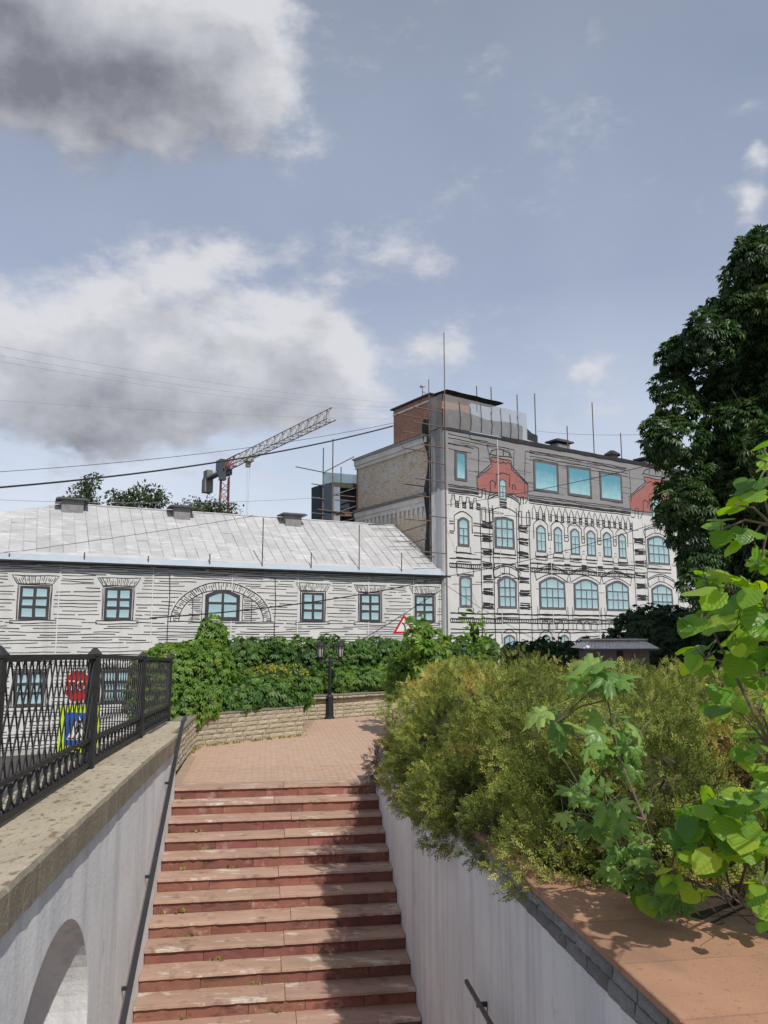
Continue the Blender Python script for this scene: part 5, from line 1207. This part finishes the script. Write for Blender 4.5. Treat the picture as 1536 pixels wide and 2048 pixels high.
def big_leaf_mat(name, cols, trans, n_veins):
    m = leaf_mat(name, cols, trans, .38, .5, objrand=True); N = m.node_tree.nodes; L = m.node_tree.links
    tc = N.new('ShaderNodeTexCoord'); sx = N.new('ShaderNodeSeparateXYZ'); L.new(tc.outputs['Object'], sx.inputs[0])
    def mt(op, a, b=None, c=None):
        n = N.new('ShaderNodeMath'); n.operation = op
        for i, v in enumerate((a, b, c)):
            if v is None: continue
            if isinstance(v, (int, float)): n.inputs[i].default_value = v
            else: L.new(v, n.inputs[i])
        return n.outputs[0]
    ab = mt('ABSOLUTE', sx.outputs[0]); ph = mt('MULTIPLY', mt('SUBTRACT', sx.outputs[1], mt('MULTIPLY', ab, .75)), n_veins)
    vein = mt('MAXIMUM', mt('GREATER_THAN', mt('SINE', ph), .93), mt('LESS_THAN', ab, .012))
    bu = N.new('ShaderNodeBump'); bu.inputs['Strength'].default_value = .18; bu.inputs['Distance'].default_value = .01; bu.invert = True; L.new(mt('SINE', ph), bu.inputs['Height'])
    b = N['Principled BSDF']; L.new(bu.outputs[0], b.inputs['Normal'])
    src = b.inputs['Base Color'].links[0].from_socket; x = N.new('ShaderNodeMix'); x.data_type = 'RGBA'; x.blend_type = 'MIX'; L.new(mt('MULTIPLY', vein, .22), x.inputs[0]); L.new(src, x.inputs[6]); x.inputs[7].default_value = (.26, .36, .10, 1); L.new(x.outputs[2], b.inputs['Base Color'])
    return m
g_lin = big_leaf_mat('linden_leaf', [(0, (.08, .19, .035)), (.4, (.155, .32, .045)), (.75, (.245, .42, .055)), (1, (.34, .48, .065))], .55, 34)
g_map = big_leaf_mat('maple_leaf', [(0, (.10, .21, .05)), (.5, (.19, .34, .075)), (1, (.31, .44, .12))], .42, 30)
lin_me = [rawmesh('leaf', linden_leaf(i), g_lin, True) for i in range(4)]; map_me = [rawmesh('leaf', maple_leaf(i), g_map, True) for i in range(4)]
def leafy(name, label, base, clusters, meshes, trunk_pts, seed, nup=.9, big=1.0, fc=(-1.3, .1), mul=1.0):
    """clusters: (px, py, radius px, depth, number, leaf length) - each a spray of real leaves on a side branch"""
    r = random.Random(seed); base = np.array(base, float); t = empty(name, base, label, 'sapling'); stem = MB(); tw = MB()
    for T in trunk_pts: stem.tube([np.array(p) for p in T], [.009-.006*i/(len(T)-1) for i in range(len(T))], 6)
    build('stem', stem, m_twig, t)
    joints = [np.array(p) for T in trunk_pts for p in T]
    for px, py, R, Y, n, ln in clusters:
        c = onY(px, py, Y); j = min(joints, key=lambda p: np.linalg.norm(p-c)+max(0, (p[2]-c[2]))*.5); tw.tube([j, (j+c)/2+UP*.03, c], [.006, .005, .003], 5)
        for i in range(int(n*mul+.5)):
            a = r.uniform(0, 2*math.pi); rad = R*math.sqrt(r.random()); p = onY(px+rad*math.cos(a), py+rad*.75*math.sin(a), Y+r.uniform(-.35, .35)*R/60)
            outd = p-c; outd = outd/(np.linalg.norm(outd)+1e-6)
            axd = outd*.7+np.array([r.uniform(-.7, .35), r.uniform(-.7, .5), r.uniform(-.75, .05)]); axd = axd/np.linalg.norm(axd)
            nr = np.array([r.uniform(-.5, .4), r.uniform(*fc), nup+r.uniform(-.35, .2)]); nr = nr-axd*np.dot(nr, axd); nr = nr/np.linalg.norm(nr)
            L_ = ln*big*r.uniform(.55, 1.25); sd_ = np.cross(axd, nr)
            place('leaf', meshes[r.randrange(len(meshes))], mat4(p-axd*L_*.5, sd_*L_, axd*L_, nr*L_), t)
            tw.tube([c, p-axd*L_*.9], .0022, 4)
    build('twigs', tw, m_twig, t, kind='stuff'); return t
b0 = onz(1530, 1800, .62); b1 = onz(1470, 1810, .62)
leafy('linden_sapling', 'bright green linden sapling with heart shaped leaves at the right edge', b0,
      [(1530, 920, 45, 2.9, 7, .115), (1520, 990, 50, 2.9, 6, .115), (1470, 1010, 30, 2.9, 2, .12), (1500, 1080, 50, 3.0, 6, .115), (1440, 1060, 30, 3.0, 3, .10), (1520, 1130, 30, 3.0, 4, .12), (1415, 1170, 38, 3.1, 5, .125), (1470, 1190, 50, 3.1, 9, .12), (1530, 1215, 50, 3.0, 9, .13), (1400, 1255, 36, 3.1, 4, .12), (1470, 1265, 55, 3.1, 12, .125), (1540, 1290, 50, 3.0, 10, .13),
       (1410, 1320, 50, 3.3, 9, .12), (1490, 1345, 60, 3.3, 12, .13), (1440, 1400, 50, 3.7, 8, .12), (1520, 1420, 50, 3.5, 9, .12), (1500, 1480, 50, 3.7, 8, .12), (1530, 1540, 40, 3.6, 7, .115), (1600, 1000, 60, 2.8, 8, .12), (1620, 1150, 70, 2.8, 12, .12), (1640, 1300, 70, 2.8, 12, .12), (1630, 1450, 70, 3.0, 10, .12)],  # last clusters lie out of view, added to shade the coping
      lin_me, [[b0, onY(1545, 1500, 3.35), onY(1540, 1250, 3.1), onY(1545, 1050, 2.95), onY(1530, 900, 2.9)], [onY(1545, 1500, 3.35), onY(1470, 1350, 3.3), onY(1410, 1230, 3.15)], [b0, onY(1640, 1500, 3.1), onY(1640, 1200, 2.85), onY(1600, 950, 2.8)]], 4, 1.0, .82, (-.75, .25), 1.2)
leafy('linden_shoots', 'low shoots of bright heart shaped leaves over the sandstone ledge', b1,
      [(1395, 1640, 45, 3.9, 9, .135), (1440, 1620, 40, 3.9, 7, .135), (1360, 1700, 40, 3.9, 7, .13), (1420, 1710, 45, 3.85, 8, .14), (1475, 1670, 45, 3.8, 8, .13), (1520, 1690, 45, 3.8, 8, .13), (1340, 1760, 30, 4.0, 4, .11), (1390, 1790, 25, 4.0, 3, .10), (1525, 1770, 40, 3.8, 6, .12), (1490, 1610, 40, 4.0, 6, .13), (1530, 1600, 35, 4.0, 5, .13), (1530, 1840, 30, 3.9, 3, .12), (1290, 1800, 20, 4.2, 2, .10)],
      lin_me, [[b1, onY(1440, 1700, 4.0), onY(1400, 1640, 3.9)], [b1, onY(1500, 1700, 3.9), onY(1500, 1600, 3.9)], [b1, onY(1380, 1760, 4.05), onY(1340, 1740, 4.0)]], 6, 1.0, .95, (-1.0, .1), 1.35)
b2 = onz(1330, 1770, .62)
leafy('maple_sapling', 'young maple with pointed lobed leaves in front of the junipers', b2,
      [(1165, 1585, 30, 4.2, 4, .16), (1210, 1610, 45, 4.2, 8, .15), (1160, 1640, 35, 4.2, 4, .15), (1235, 1655, 30, 4.25, 4, .12), (1240, 1700, 35, 4.4, 6, .11), (1280, 1690, 35, 4.4, 6, .11), (1265, 1740, 40, 4.4, 8, .12), (1225, 1750, 30, 4.4, 4, .13), (1300, 1770, 35, 4.4, 6, .12), (1360, 1815, 20, 4.2, 2, .14), (1330, 1800, 30, 4.3, 4, .12),
       (1110, 1445, 40, 4.9, 4, .17), (1160, 1480, 45, 4.9, 7, .15), (1220, 1460, 45, 4.9, 8, .15), (1270, 1480, 40, 4.9, 6, .15), (1190, 1510, 40, 4.9, 5, .14), (1250, 1530, 35, 4.9, 4, .14), (1190, 1345, 30, 4.9, 3, .19), (1235, 1350, 30, 4.9, 3, .19), (1230, 1365, 30, 4.9, 2, .18), (1160, 1365, 25, 4.9, 2, .18), (1300, 1600, 25, 4.7, 3, .11)],
      map_me, [[b2, onY(1290, 1640, 4.55), onY(1240, 1520, 4.85), onY(1215, 1400, 4.9), onY(1205, 1340, 4.9)], [onY(1290, 1640, 4.55), onY(1220, 1620, 4.3), onY(1170, 1590, 4.2)], [b2, onY(1280, 1730, 4.4), onY(1250, 1690, 4.35)]], 9, .7, 1.4)
# maple and linden young growth in the middle distance, over the border
creeper('maple_bush', [((.95, 15.9, 1.55), (.42, .4, .62)), ((1.25, 16.2, 1.1), (.6, .5, .6)), ((.75, 16.4, 2.05), (.28, .3, .42)), ((.55, 17.2, 1.2), (.5, .5, .55))], 'tall leafy maple bush beside the road sign', 'shrub', g_creep2, 60, (.15, .24), tmpl=T_CREEP, droop=.3, coref=.5, depth=.6, inner=.5)
creeper('linden_bush', [((1.75, 14.6, 1.45), (.42, .4, .62)), ((1.72, 14.8, 2.15), (.20, .22, .42)), ((1.3, 14.4, 1.2), (.5, .4, .45)), ((.35, 18.6, 1.25), (.45, .4, .35))], 'light green linden bush in front of the banner corner', 'shrub', leaf_mat('light_leaf', [(0, (.075, .17, .025)), (.6, (.13, .24, .03)), (1, (.20, .29, .04))], .38, .45, .4), 75, (.12, .19), tmpl=T_PLAIN, droop=.2, coref=.45, depth=.6, inner=.5)
# dry twigs, grassy weeds
q = MB(); r = random.Random(31)
for i in range(46):
    a = st(-7.3+r.uniform(-.7, .8), SW+1.1+r.uniform(-.3, .9), .62); d = np.array([r.uniform(-.5, .3), r.uniform(-.4, .3), r.uniform(.15, .5)]); q.tube([a, a+d*.5+RNG.normal(size=3)*.03, a+d], [.006, .004, .002], 4)
build('dry_twigs', q, m_twig, None, label='bare dry twigs under the linden shoots on dark soil', cat='twigs')
def weeds():
    r = random.Random(17); P = []
    for n in range(1, 15):
        for k in range(r.choice((0, 1, 2, 3))): 
            t = r.choice((r.uniform(.03, .5), r.uniform(.3, SW-.2))); 
            for j in range(r.randint(3, 9)): P.append(st(-TR*n+.33+r.uniform(-.02, 0)-.0, t+r.uniform(-.06, .06), -RI*n))
    for i in range(90):
        f = r.random(); a, b_ = ((-3.62, 15.2), (-1.75, 16.9)) if r.random() < .6 else ((-3.55, 13.9), (-3.58, 15.2)); p = np.array([a[0]+(b_[0]-a[0])*f+.06, a[1]+(b_[1]-a[1])*f-.08, 0])
        for j in range(4): P.append(p+np.array([r.uniform(-.06, .06), r.uniform(-.06, .06), 0]))
    P = np.array(P); n = len(P); leafmesh('weeds', T_PLAIN[0], T_PLAIN[1], P, UP+RNG.normal(size=(n, 3))*.6, RNG.normal(size=(n, 3)), RNG.uniform(.025, .07, n), g_jun, None, None, label='tiny weeds in the stair and wall joints', cat='weeds', kind='stuff')
weeds()
# purple feathery tuft where the planter wall starts
c = st(-.35, SW+.02, .32); n = 420; d = nrmz(RNG.normal(size=(n, 3))+np.array([-.5, -.3, -.3])); leafmesh('dry_tuft', T_SPRAY[1][0], T_SPRAY[1][1], c+d*RNG.uniform(.02, .24, (n, 1))*np.array([1, 1.2, 1.3]), d+UP*-.1, RNG.normal(size=(n, 3)), RNG.uniform(.06, .11, n), leaf_mat('dry_purple', [(0, (.10, .075, .075)), (1, (.18, .13, .12))], .2, .8), None, None, label='dry purplish tuft at the upper end of the planter wall', cat='plant')
# trees behind the low roof
for i, (px, py, Y, R, h, w) in enumerate(((180, 975, 66, 1.7, 2.2, 'leafy treetop rising left behind the first roof vent'), (245, 1000, 66, 1.5, 1.2, 'small grey green treetop between the first two roof vents'), (297, 1000, 66, 2.0, 1.6, 'broad grey green treetop just left of the second roof vent'), (395, 1015, 66, 1.0, 1.6, 'wispy treetop beside the second roof vent'), (425, 1030, 75, 3.2, .8, 'low treetop behind the crane mast'))):
    c = onY(px, py, Y); t = empty('distant_tree', (c[0], c[1], GZ), w, 'tree', 'treetops behind the low roof'); bl = [(c+np.array([random.uniform(-1, 1)*R*.6, random.uniform(-1, 1), random.uniform(-.9, .45)*h]), (R*.5, R*.5, R*.38)) for _ in range(9)]
    P, Nn = blob_points(bl, 15, .5, .8, .5, 4.0, .9, -1); n = len(P); leafmesh('crown', T_PLAIN[0], T_PLAIN[1], P, RNG.normal(size=(n, 3))+Nn, RNG.normal(size=(n, 3))+UP, RNG.uniform(.2, .42, n), g_far, t)
    q = MB(); q.tube([(c[0], c[1], GZ), (c[0], c[1], c[2])], [.3, .1], 8)
    for b in bl: q.tube([(c[0], c[1], c[2]-h-1), b[0]], [.09, .02], 5)
    build('trunk', q, m_bark, t)
# ---------------------------------------------------------------- lamps, signs, kiosk, crane, wires
m_glass = M('lantern_glass', (.42, .42, .38), (.34, .34, .31), 3, rough=.35)
def lamp(base, h, label, facing=0.0):
    b = np.array(base, float); L_ = empty('street_lamp', b, label, 'street lamp'); ca, sa = math.cos(facing), math.sin(facing); X = np.array([ca, sa, 0])
    q = MB(); q.tube([b, b+UP*.04, b+UP*.06], [.13, .13, .11], 14); q.tube([b+UP*.06, b+UP*.55, b+UP*.60], [.105, .095, .055], 14); q.tube([b+UP*.60, b+UP*(h-.45)], [.042, .038], 12); q.tube([b+UP*.64, b+UP*.67], .07, 12); build('post', q, m_iron, L_, smooth=False)
    zt = h-.42; q = MB(); q.tube([b+UP*(zt-.08)-X*.28, b+UP*(zt-.08)+X*.28], .022, 8); q.tube([b+UP*(zt-.12), b+UP*(zt+.04)], [.05, .03], 10)
    for s in (-1, 1): q.tube([b+UP*(zt-.02)+X*s*.03, b+UP*(zt+.02)+X*s*.14, b+UP*(zt-.07)+X*s*.24], .012, 5)
    build('arm', q, m_iron, L_)
    for s in (-1, 1):
        c = b+X*s*.27+UP*zt; q = MB(); q.tube([c-UP*.10, c+UP*.02], [.03, .06], 8)
        for k in range(6):
            a = math.pi*k/3; d0 = np.array([math.cos(a), math.sin(a), 0]); q.tube([c+UP*.02+d0*.068, c+UP*.30+d0*.112], .010, 4)
        q.tube([c+UP*.02, c+UP*.035], .075, 6); q.tube([c+UP*.295, c+UP*.31, c+UP*.40, c+UP*.42, c+UP*.47], [.15, .155, .07, .03, .012], 12); o = build('lantern', q, m_iron, L_)
        q = MB(); q.tube([c+UP*.036, c+UP*.294], [.062, .104], 6); build('lantern_glass', q, m_glass, o)
lamp(onz(659, 1437, 0), 1.93, 'black double lantern street lamp beside the low stone wall', .35)
p = onY(992, 1290, 26.0); lamp((p[0]-.1, p[1], 0), p[2]+.15, 'distant black lantern half hidden by the clipped hedge', 1.5)
# road signs
m_sback = M('sign_post', (.30, .30, .31), rough=.5, metal=.5)
m_swhite = M('sign_white', (.78, .78, .76), (.72, .72, .70), 3, rough=.5); m_sred = M('sign_red', (.50, .022, .025), (.44, .02, .022), 3, rough=.45); m_sblack = M('sign_black', (.015, .015, .015), rough=.5); m_sblue = M('sign_blue', (.02, .12, .50), (.018, .10, .44), 3, rough=.45)
m_sfluo = M('sign_fluorescent', (.62, .86, .01), (.56, .78, .01), 3, rough=.5)
class Sgn:
    def __init__(s, c, yaw): s.c = np.array(c, float); s.x = np.array([math.cos(yaw), math.sin(yaw), 0]); s.n = np.array([math.sin(yaw), -math.cos(yaw), 0])
    def p(s, u, v, o=0): return s.c+s.x*u+UP*v+s.n*o
def plate(S, pts, o, th, mat, name, par):
    q = MB(); q.prism([S.p(u, v, o) for u, v in pts], S.n*th); return build(name, q, mat, par)
def post(S, x, zt, par):
    q = MB(); a = S.p(x, 0, -.05); q.tube([(a[0], a[1], GZ), (a[0], a[1], zt)], .035, 8); build('post', q, m_sback, par)
# bend warning triangle
c = onY(808, 1254, 33.0); S = Sgn(c, math.radians(2)); t = empty('warning_sign', (c[0], c[1], GZ), 'red bordered triangular road sign with a curved black arrow', 'road sign')
def tri(s): return [(-s*.5, -s*.289), (s*.5, -s*.289), (0, s*.577)]
plate(S, tri(.96), 0, .02, m_sred, 'border', t); plate(S, tri(.66), .022, .004, m_swhite, 'panel', t); post(S, 0, c[2]+.2, t)
q = MB(); cur = [(.045, -.15), (.045, -.02), (.03, .06), (-.02, .13), (-.09, .18)]; w = .028
for (a, b_) in zip(cur[:-1], cur[1:]):
    d = np.array([b_[0]-a[0], b_[1]-a[1]]); d = d/np.linalg.norm(d); nx = np.array([-d[1], d[0]])*w; q.poly([S.p(a[0]-nx[0], a[1]-nx[1], .029), S.p(b_[0]-nx[0], b_[1]-nx[1], .029), S.p(b_[0]+nx[0], b_[1]+nx[1], .029), S.p(a[0]+nx[0], a[1]+nx[1], .029)])
build('arrow', q, m_sblack, t)
# stop sign
c = onY(156, 1372, 17.0); S = Sgn(c, math.radians(-14)); t = empty('stop_sign', (c[0], c[1], GZ), 'red octagonal stop sign behind the iron fence', 'road sign')
oc = lambda r: [(r*math.cos(math.pi/8+math.pi/4*i), r*math.sin(math.pi/8+math.pi/4*i)) for i in range(8)]
plate(S, oc(.365), 0, .015, m_swhite, 'rim', t); plate(S, oc(.345), .017, .004, m_sred, 'panel', t)
def text(S, body, size, u, v, o, mat, par, name='lettering'):
    cu = bpy.data.curves.new(name, 'FONT'); cu.body = body; cu.size = size; cu.align_x = 'CENTER'; cu.align_y = 'CENTER'; cu.extrude = .002; cu.materials.append(mat)
    ob = bpy.data.objects.new(name, cu); COL.objects.link(ob); ob.parent = par; from mathutils import Matrix
    p_ = S.p(u, v, o)-ORG[par.name]; m = np.eye(4); m[:3, 0] = S.x; m[:3, 1] = UP; m[:3, 2] = S.n; m[:3, 3] = p_; ob.matrix_basis = Matrix(m.tolist()); bpy.context.view_layer.update(); me = bpy.data.meshes.new_from_object(ob.evaluated_get(bpy.context.evaluated_depsgraph_get())); o2 = bpy.data.objects.new(name, me); COL.objects.link(o2); o2.parent = par; o2.matrix_basis = Matrix(m.tolist()); bpy.data.objects.remove(ob); return o2
text(S, 'STOP', .30, 0, 0, .026, m_swhite, t); post(S, .0, c[2]+.3, t)
# pedestrian crossing sign on a fluorescent board
c = onY(158, 1458, 16.6); S = Sgn(c, math.radians(-14)); t = empty('crossing_sign', (c[0], c[1], GZ), 'blue pedestrian crossing sign on a yellow green board behind the fence', 'road sign')
sq = lambda r: [(-r, -r), (r, -r), (r, r), (-r, r)]
plate(S, sq(.47), 0, .015, m_sfluo, 'board', t); plate(S, sq(.335), .017, .004, m_sblue, 'panel', t); plate(S, [(-.27, -.22), (.27, -.22), (0, .27)], .023, .003, m_swhite, 'triangle', t); post(S, .05, c[2]+.3, t)
q = MB()
def stroke(pts, w, o=.029):
    for a, b_ in zip(pts[:-1], pts[1:]):
        d = np.array([b_[0]-a[0], b_[1]-a[1]]); d = d/np.linalg.norm(d); nx = np.array([-d[1], d[0]])*w/2; q.poly([S.p(a[0]-nx[0], a[1]-nx[1], o), S.p(b_[0]-nx[0], b_[1]-nx[1], o), S.p(b_[0]+nx[0], b_[1]+nx[1], o), S.p(a[0]+nx[0], a[1]+nx[1], o)])
stroke([(.02, .10), (0, -.03)], .07); stroke([(0, -.03), (-.09, -.17)], .035); stroke([(.01, -.03), (.08, -.17)], .035); stroke([(.03, .08), (-.07, .0)], .025, .0295); stroke([(.03, .08), (.10, .01)], .025, .0295)
q.poly([S.p(.02+.035*math.cos(2*math.pi*i/10), .15+.035*math.sin(2*math.pi*i/10), .029) for i in range(10)])
for x in (-.22, -.12, .0, .11, .2): stroke([(x-.02, -.19), (x+.04, -.19)], .03, .0295)
build('walking_figure', q, m_sblack, t)
# a small camera and floodlight on the creeper lump
c = onY(432, 1243, 17.0); t = empty('security_camera', c, 'small white camera and lamp on the creeper top', 'camera')
q = MB(); q.cbox(c+UP*.0, .15, .07, .055); q.cbox(c+np.array([0, -.04, .035]), .17, .09, .012); build('body', q, m_swhite, t)
q = MB(); q.cbox(c+np.array([-.07, 0, -.10]), .06, .06, .08); build('lamp_box', q, M('cream_plastic', (.62, .60, .42), rough=.5), t); q = MB(); q.tube([c+np.array([-.06, .03, -.03]), c+np.array([-.06, .05, -2.2])], .02, 6); build('pole', q, m_sback, t)
# kiosk
m_kio = M('kiosk_panel', (.16, .13, .128), (.125, .105, .105), 2, rough=.75); m_kroof = M('kiosk_roof', (.74, .73, .72), (.62, .61, .60), 3, rough=.7, streak=((.40, .39, .38), (9, 9, 9), .55, .1)); m_ktrim = M('kiosk_trim', (.52, .51, .50), rough=.6)
c = onY(1226, 1300, 27.5); kc = np.array([c[0], c[1], 0]); K = empty('kiosk', kc, 'small grey kiosk with a ribbed hipped roof behind the junipers', 'kiosk')
ze = onY(1226, 1296, 27.5)[2]; zt = onY(1226, 1281, 27.5)[2]; hw = 1.0; q = MB(); q.box(kc+np.array([-hw, -.8, -.6]), (2*hw, 0, 0), (0, 1.6, 0), (0, 0, ze+.62)); build('body', q, m_kio, K)
q = MB(); q.box(kc+np.array([-.02-.1, -.815, -.5]), (.22, 0, 0), (0, .02, 0), (0, 0, ze+.45)); build('door_gap', q, m_dark, K)
q = MB(); e, tpx = 1.24, .92; q.hexa([kc+np.array([x, y, ze]) for x, y in ((-e, -1.05), (e, -1.05), (e, 1.05), (-e, 1.05))]+[kc+np.array([x, y, zt]) for x, y in ((-tpx, -.45), (tpx, -.45), (tpx, .45), (-tpx, .45))]); build('roof', q, m_kroof, K)
for i in range(19):
    f = i/18*2-1; q = MB(); q.tube([kc+np.array([f*e, -1.06, ze+.01]), kc+np.array([f*tpx, -.46, zt+.01])], .016, 4); build('roof_rib', q, m_kroof, K)
q = MB(); q.box(kc+np.array([-tpx-.12, -.6, zt+.012]), (2*tpx+.24, 0, 0), (0, 1.2, 0), (0, 0, .05)); build('roof_cap', q, m_ktrim, K)
q = MB(); q.box(kc+np.array([-e-.01, -1.08, ze-.06]), (2*e+.02, 0, 0), (0, .03, 0), (0, 0, .055)); build('fascia', q, m_vent, K)
# ---------------------------------------------------------------- tower crane
m_cgrey = M('crane_steel', (.46, .43, .38), (.38, .36, .32), .5, rough=.7); m_cred = M('crane_red', (.42, .17, .14), (.34, .14, .12), .5, rough=.7); m_ccab = M('crane_cab', (.05, .06, .075), (.07, .08, .09), .5, rough=.4); m_ccon = M('counterweight', (.23, .23, .22), (.18, .18, .175), .5, rough=.9)
Y1 = 170.0; top = onY(450, 948, Y1); tip0 = onY(668, 838, Y1)
def lvl(px, py, z): r = ray(px, py); return CAM+r*(z-CAMZ)/r[2]
jz = top[2]+1.0; j1 = lvl(664, 838, jz); j0 = np.array([top[0], top[1], jz]); jd = (j1-j0)/np.linalg.norm(j1-j0); js = np.array([-jd[1], jd[0], 0]); jl = np.linalg.norm(j1-j0)
cr = empty('tower_crane', (top[0], top[1], GZ), 'red and grey tower crane with its jib raised over the roofs', 'crane')
def lattice(p0, d, length, sx_, sz_, wx, wz, step, r, mat, name, tri_=False, sub=None):
    q = MB(); k = int(length/step); d = np.asarray(d)
    if tri_: cor = [-sx_*wx/2, sx_*wx/2, sz_*wz]
    else: cor = [-sx_*wx/2-sz_*wz/2, sx_*wx/2-sz_*wz/2, sx_*wx/2+sz_*wz/2, -sx_*wx/2+sz_*wz/2]
    for c in cor: q.tube([p0+c, p0+d*length+c], r, 4)
    m = len(cor)
    for i in range(k):
        a, b_ = p0+d*step*i, p0+d*step*(i+1)
        for j in range(m):
            c0, c1 = cor[j], cor[(j+1) % m]; q.tube([a+c0, b_+c1] if i % 2 else [a+c1, b_+c0], r*.55, 3); q.tube([a+c0, a+c1], r*.5, 3)
    return build(name, q, mat, cr)
mw = 1.75; X_ = np.array([.94, .34, 0]); Y_ = np.array([-.34, .94, 0])
lattice(np.array([top[0], top[1], GZ]), UP, top[2]-GZ-.6, X_, Y_, mw, mw, 1.7, .16, m_cred, 'mast')
lattice(j0+jd*1.2, jd, jl*.14, js, UP, 1.7, 2.2, 1.8, .15, m_cred, 'jib_root', True); lattice(j0+jd*(1.2+jl*.14), jd, jl*.86-1.2, js, UP, 1.7, 2.1, 1.8, .115, m_cgrey, 'jib', True)
q = MB(); q.cbox(j0-UP*.6, 2.6, 2.4, 1.3, jd, js, UP); build('slewing_ring', q, m_ccab, cr)
q = MB(); q.cbox(j0+UP*1.2-jd*1.4, 3.0, 2.3, 2.4, jd, js, UP); build('machine_house', q, m_ccab, cr)
q = MB(); q.box(j0-UP*.5-js*.8-jd*12.5, jd*12.5, js*1.6, UP*.5); q.tube([j0-jd*12+UP*1.2+js*.8, j0+UP*1.2+js*.8], .06, 4); build('counter_jib', q, m_ccab, cr)
q = MB(); q.cbox(j0-jd*11.2-UP*2.0, 2.2, 2.0, 3.2, jd, js, UP); build('counterweight', q, m_ccon, cr)
q = MB(); q.cbox(j0-jd*11.0+UP*.9, 2.6, 1.4, 1.6, jd, js, UP); build('winch', q, m_ccon, cr)
q = MB(); q.cbox(j0+jd*2.2-UP*2.0-js*1.4, 1.4, 1.3, 1.9, jd, js, UP); build('operator_cabin', q, m_ccab, cr)
tp = j0+jd*jl*.27; q = MB(); q.cbox(tp-UP*.5, 2.0, 1.6, .5, jd, js, UP); q.cbox(tp-UP*1.3-jd*.2, 1.0, .8, 1.0, jd, js, UP); build('trolley', q, m_cgrey, cr)
q = MB(); zz = onpl(500, 1033, tp, np.array([0, 1.0, 0]))[2]
for s in (-.3, .3): q.tube([tp-UP*.7+js*s, np.array([tp[0], tp[1], zz])+js*s*.3], .022, 4)
build('hoist_rope', q, m_cgrey, cr); q = MB(); q.cbox(np.array([tp[0], tp[1], zz-1.2]), .9, .7, 2.2); build('hook_block', q, m_ccab, cr)
# ---------------------------------------------------------------- overhead wires
m_wire = M('wire', (.03, .03, .032), rough=.6); m_wire2 = M('pale_wire', (.32, .33, .36), rough=.6)
for x0, y0, Y0, x1, y1, Y1_, r, sag, lab in (
    (-40, 978, 34, 786, 852, 52.8, .045, .55, 'thick black cable running up to the brick attic'),
    (-40, 946, 36, 787, 846, 52.8, .014, .45, 'thin wire just above the thick cable'),
    (-40, 686, 30, 800, 806, 60, .005, .4, 'uppermost faint wire across the left sky'),
    (-40, 704, 30, 800, 816, 60, .005, .4, 'second faint wire across the left sky'),
    (-40, 716, 30, 780, 822, 60, .005, .4, 'third faint wire across the left sky'),
    (-40, 798, 30, 800, 838, 60, .005, .2, 'lowest faint wire under the left clouds'),
    (-40, 998, 40, 640, 995, 54, .012, .3, 'thin wire crossing behind the crane mast'),
    (300, 1236, 33.5, 898, 1152, 47.3, .03, .35, 'black cable slung across the low banner to the corner'),
    (898, 1152, 47.2, 1330, 1040, 47.0, .02, .3, 'dark wire rising across the tall facade banner'),
    (893, 1010, 47.2, 1400, 905, 30, .015, .2, 'thin wire crossing the red gable into the tree'),
    (890, 1035, 47.4, 1500, 1110, 40, .012, .2, 'pale sloping wire across the narrow printed windows'),
    (1075, 862, 49, 1560, 850, 24, .010, .3, 'thin wire from the roof poles into the chestnut')):
    a, b_ = onY(x0, y0, Y0), onY(x1, y1, Y1_); n = 22; q = MB(); q.tube([a+(b_-a)*i/n-UP*sag*4*(i/n)*(1-i/n) for i in range(n+1)], r, 4); build('overhead_wire', q, m_wire2 if r < .013 else m_wire, None, label=lab, cat='wire', group='overhead wires')
